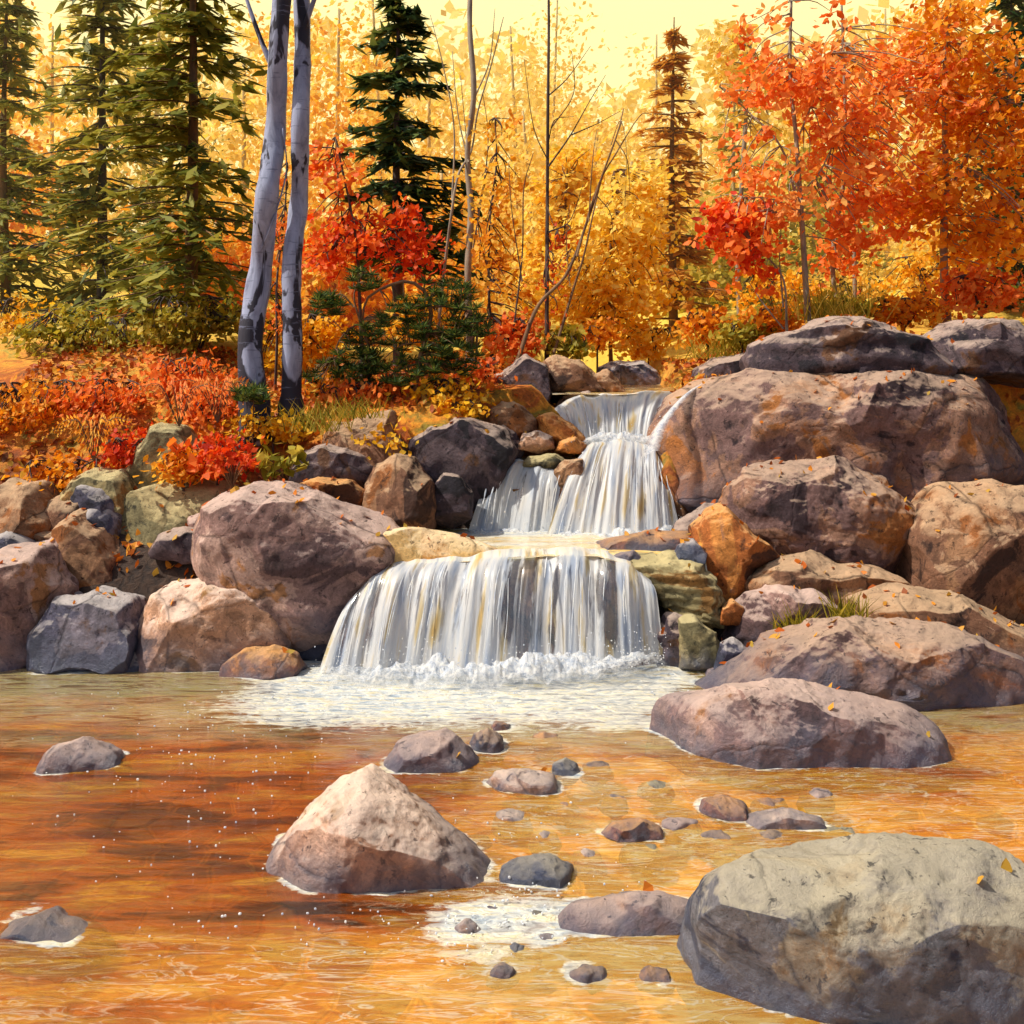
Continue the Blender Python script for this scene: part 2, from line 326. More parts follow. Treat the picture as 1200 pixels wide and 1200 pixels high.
ra = np.random.default_rng(91)
for k, (x, y, w) in enumerate([(612, 832, 46), (742, 828, 50), (690, 846, 36), (560, 838, 40), (520, 822, 44), (640, 868, 40), (800, 835, 40), (700, 902, 44), (770, 925, 46), (600, 962, 50), (660, 948, 40), (800, 972, 60), (842, 988, 50), (752, 1000, 52), (690, 1008, 44), (905, 945, 50), (960, 935, 44), (720, 940, 38), (560, 985, 36), (640, 985, 40), (400, 838, 44), (330, 828, 50), (905, 985, 46), (985, 980, 50)]):
    D = 3346 / (y - 400); h = w * ra.uniform(.2, .32)
    if y < 850: continue
    rock('flat lens shaped stone barely awash in the amber water', [(x - w / 2, y + h), (x - w * .36, y - h * .35), (x - w * .05, y - h * ra.uniform(.5, .8)), (x + w * .32, y - h * .4), (x + w / 2, y + h), (x, y + 2 * h)], D + .1, ['orange', 'mauve', 'brown', 'olive', 'pink'][k % 5], w * D / F * .55, -.045, 'stone', 'flat stone', 4, 800 + k, 4, group='flat stones awash in the pool')
# --- left bank
rock('huge mauve and tan sloping boulder left of the lower waterfall', [(206, 660), (211, 622), (238, 590), (285, 571), (330, 568), (385, 588), (440, 608), (476, 630), (470, 655), (435, 680), (410, 715), (396, 752), (360, 766), (300, 746), (240, 706)], 9.3, 'mauve', .58, 0, seed=21, cuts=9, sub=7)
rock('golden wet rock shelf running from the huge mauve boulder to the waterfall lip', [(405, 672), (408, 640), (430, 622), (475, 619), (530, 628), (590, 648), (570, 668), (500, 676), (440, 700)], 9.3, 'gold', .36, None, 'boulder', 'rock shelf', 6, 76, 6, .7)
rock('dusty pink boulder with dark blue lower half at the left waterline', [(150, 800), (152, 740), (172, 700), (205, 682), (245, 677), (290, 690), (322, 716), (338, 752), (325, 790), (250, 806)], 8.95, 'pink', .45, 0, seed=22, cuts=8)
rock('small rust and brown boulder at the waterline left of the lower waterfall', [(258, 800), (264, 778), (285, 762), (315, 756), (342, 766), (354, 784), (348, 802)], 8.65, 'orange', .2, 0, 'rock', 'rock', 5, 23)
rock('grey green rounded boulder behind the huge mauve boulder', [(110, 690), (120, 610), (150, 575), (195, 558), (240, 556), (275, 572), (280, 620), (230, 690)], 9.95, 'olive', .45, None, seed=24)
rock('brown oval boulder with a glossy red end above the huge mauve boulder', [(335, 590), (345, 570), (372, 562), (410, 565), (432, 583), (428, 606), (380, 606)], 9.95, 'orange', .25, None, 'rock', 'rock', 5, 25)
rock('purple boulder with a bright curved edge beside the middle pool', [(412, 615), (422, 570), (436, 548), (462, 535), (482, 540), (502, 565), (515, 595), (505, 622), (450, 628)], 10.0, 'brown', .32, None, seed=26)
rock('small dark boulder with a lit rim left of the left middle cascade', [(502, 612), (508, 570), (520, 555), (538, 556), (554, 578), (552, 608), (530, 620)], 10.1, 'dark', .2, None, 'rock', 'rock', 5, 27)
rock('big dark purple boulder above the small rimmed boulder', [(470, 560), (476, 510), (500, 494), (545, 492), (590, 502), (606, 530), (585, 575), (550, 604), (500, 600)], 10.55, 'dark', .35, None, seed=28)
rock('dark brown mound of rock with fallen leaves left of the dark purple boulder', [(345, 575), (360, 525), (385, 497), (425, 480), (462, 484), (486, 515), (488, 560), (440, 580)], 10.5, 'brown', .35, None, seed=29)
rock('brown boulder behind the oval boulder under yellow leaves', [(330, 560), (345, 530), (380, 520), (430, 528), (455, 548), (440, 580), (360, 590)], 10.25, 'dark', .3, None, seed=30)
rock('small black boulder with a cream upper edge above the left middle cascade', [(572, 545), (576, 510), (590, 497), (604, 505), (614, 530), (606, 548)], 10.75, 'dark', .15, None, 'rock', 'rock', 5, 31)
rock('round tan boulder lit from above left of the upper waterfall', [(564, 500), (568, 480), (588, 468), (612, 474), (632, 494), (634, 512), (600, 514)], 11.0, 'brown', .25, None, 'rock', 'rock', 5, 32)
rock('red brown triangular rock at the left foot of the upper waterfall', [(630, 516), (630, 488), (648, 483), (668, 496), (688, 516), (664, 526)], 10.95, 'orange', .18, None, 'rock', 'rock', 5, 33)
rock('small tan stone under the round tan boulder', [(606, 526), (612, 508), (630, 504), (648, 512), (650, 526), (630, 532)], 10.75, 'pink', .12, None, 'stone', 'stone', 5, 34)
rock('small ochre stone under the red brown triangular rock', [(650, 530), (656, 516), (674, 512), (688, 520), (686, 532)], 10.72, 'orange', .1, None, 'stone', 'stone', 4, 35)
rock('flat wet tan stone at the lip of the left middle cascade', [(606, 548), (620, 534), (650, 532), (664, 540), (656, 552)], 10.62, 'olive', .14, None, 'stone', 'flat stone', 5, 36)
rock('brown wet rock dividing the two middle cascades', [(644, 575), (646, 550), (662, 538), (684, 536), (694, 548), (676, 580), (662, 592)], 10.5, 'brown', .16, None, 'rock', 'rock', 5, 37)
rock('dark grey peaked boulder at the top left of the upper waterfall', [(556, 480), (560, 450), (590, 430), (616, 416), (638, 428), (650, 462), (640, 488), (600, 492)], 11.8, 'dark', .4, None, seed=38)
rock('brown broad boulder with bright rim beside the upper stream', [(622, 470), (628, 430), (650, 417), (680, 421), (705, 440), (722, 462), (690, 472)], 12.1, 'brown', .35, None, seed=39)
rock('small brown rock at the left edge of the upper waterfall lip', [(692, 466), (694, 440), (712, 432), (728, 446), (738, 462), (716, 468)], 12.0, 'brown', .16, None, 'rock', 'rock', 5, 40)
rock('low black rock at the left end of the upper waterfall lip', [(648, 478), (660, 464), (690, 458), (706, 466), (690, 480)], 11.7, 'dark', .12, None, 'rock', 'rock', 5, 41)
rock('blue grey block shaped boulder with white rim at the head of the stream', [(698, 456), (702, 428), (724, 420), (752, 421), (770, 434), (780, 456), (740, 462)], 14.2, 'blue', .35, None, seed=42)
rock('small russet wedge rock right of the blue grey block', [(776, 456), (786, 438), (806, 430), (820, 440), (822, 456)], 14.0, 'orange', .25, None, 'rock', 'rock', 5, 43)
# --- right bank
rock('dark flat purple boulder at the upper right of the stream head', [(812, 460), (818, 430), (842, 416), (876, 414), (905, 426), (905, 462)], 12.3, 'dark', .35, None, seed=44, cuts=12)
rock('enormous mauve and rust cliff like boulder right of the cascades', [(766, 590), (764, 540), (776, 500), (800, 462), (835, 442), (900, 430), (1010, 436), (1120, 430), (1210, 440), (1240, 560), (1150, 640), (1000, 640), (860, 625), (810, 630)], 10.6, 'umber', .8, .82, seed=45, cuts=18, sub=7, rough=1.9)
rock('layered dark purple slab with pale edges on top of the enormous boulder', [(880, 455), (884, 412), (905, 392), (945, 384), (975, 370), (1015, 374), (1080, 392), (1120, 430), (1100, 462), (980, 460)], 10.9, 'dark', .55, None, 'boulder', 'boulder', 6, 46, 16, layers=5)
rock('grey purple slab on the skyline at the far right', [(1060, 450), (1075, 395), (1130, 372), (1200, 376), (1260, 400), (1260, 455)], 11.2, 'dark', .6, None, seed=47, cuts=14, layers=4)
rock('large rusty brown boulder below the enormous boulder on the right', [(852, 620), (860, 578), (885, 556), (925, 542), (1010, 538), (1060, 556), (1090, 620), (1060, 690), (990, 712), (930, 680), (888, 650)], 9.8, 'umber', .55, None, seed=48, cuts=14, sub=7, rough=1.5)
rock('brown boulder at the right edge level with the middle pool', [(1060, 730), (1070, 620), (1110, 570), (1180, 560), (1260, 600), (1260, 740)], 9.6, 'brown', .55, None, seed=49)
rock('bright orange upright block of rock right of the middle pool', [(810, 650), (814, 618), (832, 598), (852, 590), (868, 606), (900, 634), (920, 656), (892, 672), (884, 700), (856, 716), (828, 690)], 9.35, 'orange', .3, None, seed=50, cuts=14)
rock('dark brown ledge of rock behind the grass tufts', [(868, 720), (874, 676), (900, 660), (960, 652), (1040, 668), (1090, 700), (1080, 750), (900, 745)], 9.3, 'brown', .35, None, 'boulder', 'boulder', 6, 51, layers=5)
rock('mauve and rust rounded boulder with grass tufts growing at its right', [(852, 752), (856, 722), (880, 698), (915, 686), (955, 692), (990, 716), (1010, 752), (960, 775), (880, 772)], 8.95, 'mauve', .3, 0, seed=52)
rock('tan boulder at the right edge above the long sloping slab', [(1000, 770), (1010, 710), (1060, 690), (1140, 700), (1220, 740), (1230, 800), (1100, 800)], 8.8, 'brown', .4, 0, seed=53)
rock('long sloping brown slab running down to the water on the right', [(800, 835), (835, 800), (885, 768), (950, 742), (1015, 728), (1110, 735), (1200, 770), (1230, 840), (1000, 850)], 8.15, 'umber', .45, 0, seed=54, cuts=14, sub=7, rough=1.6)
rock('dark upright boulder right of the lower waterfall foot', [(768, 785), (770, 742), (782, 720), (802, 722), (812, 748), (808, 785)], 8.85, 'dark', .17, 0, 'rock', 'rock', 5, 55)
rock('olive leaning rock between the dark upright boulder and the rounded mauve one', [(796, 785), (796, 728), (815, 722), (840, 745), (856, 770), (850, 790)], 8.75, 'olive', .17, 0, 'rock', 'rock', 5, 56)
rock('small olive stone above the leaning rock', [(816, 735), (820, 712), (836, 702), (850, 714), (850, 738)], 9.0, 'olive', .13, None, 'stone', 'stone', 5, 57)
rock('small ochre stone wedged under the orange upright block', [(842, 732), (846, 712), (860, 702), (872, 712), (868, 734)], 8.95, 'orange', .1, None, 'stone', 'stone', 4, 58)
rock('small dark stone with white water line by the sloping slab', [(838, 788), (846, 756), (862, 748), (878, 762), (880, 790)], 8.55, 'blue', .12, 0, 'stone', 'stone', 5, 59)
rock('striped layered olive ledge at the right end of the lower waterfall', [(716, 672), (736, 652), (790, 648), (826, 660), (846, 700), (838, 735), (790, 740), (768, 700)], 9.12, 'olive', .28, None, 'boulder', 'rock ledge', 6, 60, 12, layers=12)
rock('flat slab with orange top and purple face in the middle pool', [(690, 648), (706, 634), (760, 624), (812, 624), (830, 636), (812, 652), (740, 658)], 9.5, 'orange', .25, .82, 'rock', 'slab', 5, 61)
rock('small mauve stone lying below the orange topped slab', [(712, 664), (722, 650), (742, 646), (758, 658), (752, 668)], 9.1, 'mauve', .1, .82, 'stone', 'stone', 4, 62)
rock('grey angular stone at the foot of the orange upright block', [(786, 662), (796, 640), (815, 630), (830, 650), (826, 670)], 9.2, 'blue', .14, .82, 'stone', 'stone', 5, 63)
# --- beyond the left edge of the painting's own view
rock('dark grey boulder at the waterline at the far left', [(30, 805), (34, 745), (60, 705), (105, 690), (150, 705), (165, 750), (160, 806)], 8.9, 'blue', .4, 0, seed=64)
rock('tall tan boulder against the left edge', [(-60, 800), (-50, 680), (-10, 640), (40, 640), (68, 690), (66, 800)], 9.0, 'mauve', .45, 0, seed=65)
rock('brown boulder above the dark grey one at the far left', [(40, 700), (52, 630), (85, 600), (125, 610), (150, 650), (140, 705)], 9.6, 'brown', .4, None, seed=66)
rock('low wet mauve rock in the pool at the far left', [(40, 905), (56, 880), (96, 868), (132, 882), (146, 908), (90, 920)], 6.8, 'mauve', .22, 0, 'rock', 'rock', 5, 67)
rock('flat brown rock in the bottom left corner of the pool', [(-30, 1130), (0, 1090), (50, 1078), (104, 1096), (124, 1130), (50, 1150)], 4.9, 'brown', .22, 0, 'rock', 'rock', 5, 68)
rock('grey leafy boulder at the left edge of the leaf covered bank', [(130, 575), (150, 520), (182, 495), (212, 500), (232, 530), (225, 580)], 10.2, 'olive', .3, None, seed=69)

rock('brown boulder half hidden at the left edge beneath the leaf carpet', [(-60, 690), (-50, 600), (-10, 560), (40, 566), (70, 610), (64, 700)], 9.7, 'brown', .4, None, seed=70)
rock('olive boulder between the leaf carpet and the grey green boulder', [(60, 640), (72, 580), (100, 550), (140, 552), (168, 590), (160, 650)], 10.0, 'olive', .35, None, seed=71)
rock('dark rock tucked under the huge mauve boulder', [(300, 800), (310, 740), (340, 715), (385, 720), (410, 760), (400, 800)], 9.15, 'dark', .25, 0, 'rock', 'rock', 5, 72)
rock('small dark stone between the two boulders at the left waterline', [(130, 806), (136, 770), (156, 758), (176, 772), (180, 806)], 8.75, 'dark', .14, 0, 'stone', 'stone', 5, 73)
rock('dark boulder behind the orange upright block', [(780, 700), (790, 620), (830, 590), (880, 600), (900, 700)], 9.9, 'dark', .3, None, seed=74)
rock('dark brown boulder filling the gap behind the rounded mauve one', [(830, 780), (838, 720), (880, 690), (960, 690), (1010, 720), (1020, 780)], 9.25, 'dark', .3, None, seed=75)
rf = np.random.default_rng(404)
def jumble(n, x0, x1, y0, y1, label, group, mats, smin=.10, smax=.26):
    for k in range(n):
        x = rf.uniform(x0, x1); y = rf.uniform(y0, y1); zt_ = max(tz(x, y), -.06); s = rf.uniform(smin, smax); hh = s * rf.uniform(.6, .95)
        an = np.sort(rf.uniform(0, 2 * math.pi, 8)); an = np.arange(8) / 8 * 2 * math.pi + rf.uniform(-.25, .25, 8)
        pl = [(600 + (x + s * math.cos(a) * rf.uniform(.8, 1.1)) * F / y, HY + (H - (zt_ + hh * .35 + hh * math.sin(a) * rf.uniform(.75, 1.1))) * F / y) for a in an]
        rock(label, pl, y, mats[k % len(mats)], s * .8, 0 if zt_ < .12 else None, 'stone', 'stone', 4, 500 + k, group=group)
jumble(46, -5.2, -1.6, 8.85, 9.9, 'small rough stone in the jumble that lines the left bank', 'stones jumbled along the left bank', ['dark', 'brown', 'olive', 'mauve', 'blue'], .12, .34)
jumble(40, 1.5, 5.2, 8.6, 10.2, 'small rough stone in the jumble that lines the right bank', 'stones jumbled along the right bank', ['brown', 'dark', 'orange', 'mauve'], .12, .36)
# ------------------------------------------------------------------ waterfalls
def fall_mat(name, cream=.5, dens=.5):
    t = NT(name); uv = t.n('ShaderNodeTexCoord').outputs['UV']
    n = t.noise(t.n('ShaderNodeMapping', {'Vector': uv, 'Scale': (1, .12, 1)}).outputs[0], 15, 5, .6, .3)
    nf = t.noise(t.n('ShaderNodeMapping', {'Vector': uv, 'Scale': (1, .05, 1)}).outputs[0], 48, 3, .6, .1)
    nc = t.noise(t.n('ShaderNodeMapping', {'Vector': uv, 'Scale': (1, .1, 1), 'Location': (3, 2, 0)}).outputs[0], 12, 3, .5, .1)
    c = t.ramp(nc, [(.32, srgb(184, 198, 220)), (.45, srgb(236, 240, 244)), (.56, srgb(252, 250, 246)), (.64, srgb(240, 222, 178)), (.74, srgb(226, 190, 120))]) if cream > .4 else \
        t.ramp(nc, [(.32, srgb(184, 198, 220)), (.48, srgb(240, 244, 248)), (.72, srgb(252, 248, 240))])
    tint = t.attr('tint')
    k = t.math('ADD', t.math('ADD', t.math('MULTIPLY', n, .76), t.math('MULTIPLY', nf, .24)), t.math('MULTIPLY', tint, .30))
    a = t.ramp(k, [(.50 - dens * .22, .14), (.56 - dens * .22, .6), (.63 - dens * .22, .98)])
    d = t.n('ShaderNodeBsdfPrincipled', {'Base Color': c, 'Roughness': .4, 'Normal': t.bump(n, .3, .03)})
    tl = t.n('ShaderNodeBsdfTranslucent', {'Color': c}); w = t.sh(.45, d.outputs[0], tl.outputs[0])
    gl = t.n('ShaderNodeBsdfGlossy', {'Color': (.9, .9, .9, 1), 'Roughness': .15}); tr = t.n('ShaderNodeBsdfTransparent', {'Color': (.8, .82, .85, 1)})
    return t.done(t.sh(a, t.sh(.16, tr.outputs[0], gl.outputs[0]), w))
def white_mat():
    t = NT('white_water'); n = t.noise(t.coord(), 9, 5, .6); c = t.ramp(n, [(.35, srgb(206, 216, 232)), (.5, srgb(244, 246, 248)), (.7, srgb(255, 252, 244))])
    d = t.n('ShaderNodeBsdfPrincipled', {'Base Color': c, 'Roughness': .5, 'Normal': t.bump(t.noise(t.coord(), 60, 4, .6), .4, .02)})
    tl = t.n('ShaderNodeBsdfTranslucent', {'Color': c}); return t.done(t.sh(.4, d.outputs[0], tl.outputs[0]))
def foam_mat():
    t = NT('churned_foam'); n = t.noise(t.coord(), 16, 6, .7, .5); n2 = t.noise(t.coord(), 60, 4, .7); c = t.ramp(n, [(.35, srgb(186, 202, 226)), (.5, srgb(240, 243, 248)), (.65, srgb(255, 252, 246))])
    d = t.n('ShaderNodeBsdfPrincipled', {'Base Color': c, 'Roughness': .5, 'Normal': t.bump(t.math('ADD', n, n2), .6, .03)}); tl = t.n('ShaderNodeBsdfTranslucent', {'Color': c})
    a = t.ramp(t.math('ADD', t.math('MULTIPLY', t.attr('tint'), .9), t.math('SUBTRACT', t.math('ADD', t.math('MULTIPLY', n, .9), t.math('MULTIPLY', n2, .5)), .68)), [(.15, 0), (.9, 1)])
    return t.done(t.sh(a, t.n('ShaderNodeBsdfTransparent').outputs[0], t.sh(.35, d.outputs[0], tl.outputs[0])))
FOAM = foam_mat()
FM = {'a': fall_mat('falling_water', .6, .62), 'b': fall_mat('falling_water_bright', .6, .85), 'c': fall_mat('falling_water_thin', .3, .5)}
WHITE = white_mat()
def resample(pl, n):
    pl = np.asarray(pl, float); d = np.r_[0, np.cumsum(np.linalg.norm(np.diff(pl, axis=0), axis=1))]; s = np.linspace(0, d[-1], n)
    return np.stack([np.interp(s, d, pl[:, k]) for k in range(pl.shape[1])], 1)
def foam_blobs(m, cs, r0, r1, seed):
    r = np.random.default_rng(seed); V, f = ico(2)
    for c in cs:
        s = r.uniform(r0, r1); m.add(c + V * s * r.uniform(.6, 1.3, 3), f, .5)
def fall(label, lip, base, mat, seed, ledge='olive', nu=150, nv=34, back=.25, power=1.9, droplets=150, streaks=26, gaps=(), vw=1.0, fr=(.34, .10)):
    """lip, base: lists of (px, py, D)"""
    r = np.random.default_rng(seed)
    L = resample([W(*p) for p in lip], nu); B = resample([W(*p) for p in base], nu); wid = np.linalg.norm(L[-1] - L[0]); bw = np.linalg.norm(B[-1] - B[0])
    u = np.linspace(0, 1, nu); U = u * max(wid, bw)
    nn = fbm(np.stack([U * 9, 0 * U, 0 * U + seed], 1), 3, seed); nb = fbm(np.stack([U * 24, 0 * U, 0 * U + seed + 9], 1), 2, seed)
    nlow = fbm(np.stack([U * 3.2, 0 * U, 0 * U + seed + 4], 1), 2, seed + 8); jag = fbm(np.stack([U * 7, 0 * U, 0 * U + seed + 2], 1), 3, seed + 6)
    L = L + np.stack([0 * U, -.05 * jag, .03 * jag], 1); B = B + np.stack([0 * U, .07 * nlow, 0 * U], 1)
    root = empty('waterfall', tuple(B.mean(0)), label, 'waterfall')
    T = np.concatenate([np.linspace(-back, 0, 6)[:-1], np.linspace(0, 1, nv) ** .8]); V = np.zeros((len(T), nu, 3)); tint = np.zeros((len(T), nu))
    for i, t in enumerate(T):
        if t < 0: p = L + np.array([0, -t * 1.0, .012])
        else:
            p = L + (B - L) * t; p[:, 2] = L[:, 2] + (B[:, 2] - L[:, 2]) * (t ** power)
            k = min(1, t * 3); wob = fbm(np.stack([U * 9, U * 0 + t * 1.2, U * 0 + seed], 1), 3, seed + 3)
            p[:, 1] -= (.035 * nn + .02 * nb + .02 * wob) * k + .03 * k; p[:, 0] += .02 * wob * k
        V[i] = p
        g = nn * 1.1 + .45 + .5 * nlow
        for (g0, g1, dep) in gaps: g = g - dep * sstep(g0 - .015, g0 + .01, u) * (1 - sstep(g1 - .01, g1 + .015, u)) * (t > 0.02)
        tint[i] = np.clip(g + (.9 * max(0, t - .8) / .2), -1.2, 1.5)
    m = MB(); idx = lambda i, j: i * nu + j
    fs = [(idx(i, j), idx(i, j + 1), idx(i + 1, j + 1), idx(i + 1, j)) for i in range(len(T) - 1) for j in range(nu - 1)]
    m.add(V.reshape(-1, 3), fs, tint.ravel()); sh = m.build('water_sheet', FM[mat], root)
    uvl = sh.data.uv_layers.new(name='UV'); li = np.zeros(len(sh.data.loops), int); sh.data.loops.foreach_get('vertex_index', li)
    vv = np.repeat(np.cumsum(np.r_[0, np.full(len(T) - 1, 1 / len(T))]), nu); uu = np.tile(U, len(T))
    uvl.data.foreach_set('uv', np.stack([uu[li] * vw, vv[li] * 1.5], 1).ravel())
    # separate heavier threads of water
    m = MB()
    for k in range(streaks):
        while True:
            j = r.uniform(.02, .98)
            if not any(g0 < j < g1 for g0, g1, d in gaps if d > .5) or r.random() < .12: break
        jj = int(j * (nu - 1)); t0 = r.uniform(0, .35) if r.random() < .6 else r.uniform(0, .75); t1 = r.uniform(t0 + .2, 1.0); ts = np.linspace(t0, min(1, t1), 14)
        pts = np.array([L[jj] + (B[jj] - L[jj]) * t for t in ts]); pts[:, 2] = L[jj, 2] + (B[jj, 2] - L[jj, 2]) * ts ** power
        pts[:, 1] -= .075; pts[:, 0] += .012 * np.sin(ts * r.uniform(3, 8) + k); w = r.uniform(.0015, .006)
        m.tube(pts, w * np.sin(np.linspace(.15, math.pi - .1, 14)) ** .5 * (1 + .3 * r.normal(size=14).clip(-1, 1)), 5)
    o = m.build('water_threads', WHITE, root); o['kind'] = 'stuff'
    # churned mound of foam along the foot
    nx, ny = nu * 2, 26; Bf = resample(B, nx); vv_ = np.linspace(-.08, fr[0], ny); ed = np.sin(np.linspace(0, math.pi, nx)) ** .35
    P3 = np.array([Bf + np.array([0, -q, 0]) for q in vv_]); fl = P3.reshape(-1, 3); h1 = fbm(fl * np.array([7, 7, 1.]) + seed, 4, 3); h2 = fbm(fl * np.array([30, 30, 1.]) + seed, 3, 5)
    prof = np.repeat(np.sin(np.linspace(.55, math.pi, ny)), nx) * np.tile(ed, ny); fl[:, 2] += fr[1] * prof * (.75 + .9 * h1) + .022 * h2 * prof - .012
    fl[:, 1] += .03 * h1; m = MB(); m.add(fl, [(i * nx + j, i * nx + j + 1, (i + 1) * nx + j + 1, (i + 1) * nx + j) for i in range(ny - 1) for j in range(nx - 1)], prof)
    m.build('foam', FOAM, root)
    if droplets:
        m = MB(); n = droplets; j = r.integers(0, nu, n); a = np.abs(r.normal(0, .12, n))
        cs = B[j] + np.stack([r.normal(0, .05, n), -np.abs(r.normal(0, .12, n)) - .05, a], 1)
        foam_blobs(m, cs, .002, .006, seed + 1); o = m.build('spray', WHITE, root); o['kind'] = 'stuff'
    # wet rock ledge behind the sheet
    V2 = []; T2 = np.concatenate([np.linspace(-back - .2, 0, 5)[:-1], np.linspace(0, 1.15, 22)])
    for t in T2:
        if t < 0: p = L + np.array([0, -t, -.035])
        else: p = L + (B - L) * t; p[:, 2] = L[:, 2] + (B[:, 2] - L[:, 2]) * (min(t, 1.2) ** power) - .035; p[:, 1] += .06
        V2.append(p)
    V2 = np.array(V2); sh_ = V2.shape; fl = V2.reshape(-1, 3); d = fbm(fl * np.array([5, 5, 3.]), 4, seed + 5)
    vmask = np.repeat(np.clip(T2 * 5, 0, 1), nu); fl[:, 1] += .07 * np.abs(d) * vmask; fl[:, 2] += .02 * d * (1 - vmask) - .01
    m = MB(); fs = [(i * nu + j, i * nu + j + 1, (i + 1) * nu + j + 1, (i + 1) * nu + j) for i in range(len(T2) - 1) for j in range(nu - 1)]
    m.add(fl, fs, .35); o = m.build('rock_ledge', RM[ledge], None, True, tuple(B.mean(0) + np.array([0, .1, 0])))
    return root, o
f1, g1 = fall('wide lower waterfall of white threads dropping into the front pool',
     [(424, 690, 8.95), (440, 672, 8.98), (470, 662, 9.0), (560, 655, 9.0), (640, 650, 9.02), (700, 650, 9.02), (740, 662, 8.98), (764, 685, 8.9)],
     [(376, 786, 8.62), (440, 790, 8.58), (560, 790, 8.55), (650, 784, 8.6), (700, 778, 8.64), (740, 772, 8.7), (778, 768, 8.76)],
     'a', 31, 'brown', 260, 36, fr=(.46, .15), droplets=900, streaks=40, gaps=((.50, .545, .9), (.565, .60, .7), (.655, .70, .8), (.80, .855, 1.2), (.27, .29, .5), (.36, .375, .4), (.92, .94, .7)))
tag(g1, 'long wet brown rock ledge behind the wide lower waterfall', 'rock ledge')
f2, g2 = fall('bluish left middle cascade falling in thin threads',
     [(578, 556, 10.55), (588, 544, 10.58), (610, 541, 10.6), (640, 546, 10.6), (662, 556, 10.55)],
     [(548, 622, 10.25), (580, 624, 10.22), (610, 625, 10.2), (635, 626, 10.2), (650, 627, 10.2)], 'c', 41, 'dark', 110, 28, fr=(.2, .06), droplets=120, streaks=14, back=.12, gaps=((.48, .56, .6),))
tag(g2, 'dark wet ledge behind the left middle cascade', 'rock ledge')
f3, g3 = fall('broad bright right middle cascade slanting down to the left',
     [(682, 532, 10.62), (696, 522, 10.65), (720, 517, 10.68), (750, 519, 10.66), (768, 528, 10.62), (776, 545, 10.55)],
     [(640, 630, 10.1), (680, 632, 10.1), (720, 632, 10.1), (765, 628, 10.15), (798, 622, 10.25)], 'b', 51, 'brown', 140, 32, fr=(.3, .10), droplets=200, streaks=24, back=.15, power=1.45, gaps=((.9, .93, .6),))
tag(g3, 'brown ledge under the broad right middle cascade', 'rock ledge')
f4, g4 = fall('small upper waterfall with a level lip at the head of the steps',
     [(650, 482, 11.25), (664, 470, 11.3), (690, 464, 11.35), (740, 462, 11.35), (806, 459, 11.35)],
     [(666, 514, 11.0), (690, 519, 10.95), (720, 520, 10.95), (750, 520, 10.95), (778, 512, 11.0)], 'a', 61, 'olive', 130, 26, fr=(.26, .13), droplets=160, streaks=20, back=.1)
tag(g4, 'olive brown ledge behind the small upper waterfall', 'rock ledge')
# the narrow white chute along the big boulder
m = MB(); pts = spline([W(822, 452, 10.9), W(804, 464, 10.65), W(784, 486, 10.4), W(770, 508, 10.25), W(762, 534, 10.15)], 24)
n = len(pts); side = np.array([.75, -.35, .35]); rr = np.linspace(.10, .24, n)
V = np.stack([pts + side * ((k / 8 - .5) * rr)[:, None] + np.array([0, -.04, .03]) * math.sin(k / 8 * math.pi) for k in range(9)], 1)
V += .012 * fbm(V.reshape(-1, 3) * 12, 3, 4).reshape(n, 9, 1)
m.add(V.reshape(-1, 3), [(i * 9 + j, i * 9 + j + 1, (i + 1) * 9 + j + 1, (i + 1) * 9 + j) for i in range(n - 1) for j in range(8)], np.tile(np.sin(np.linspace(.12, math.pi - .12, 9)) * 1.1, n) * np.repeat(np.sin(np.linspace(.4, 2.9, n)) ** .3, 9))
o = m.build('water_chute', FOAM, None, True, tuple(pts[-1])); tag(o, 'narrow white chute sliding down the edge of the enormous boulder', 'water chute')

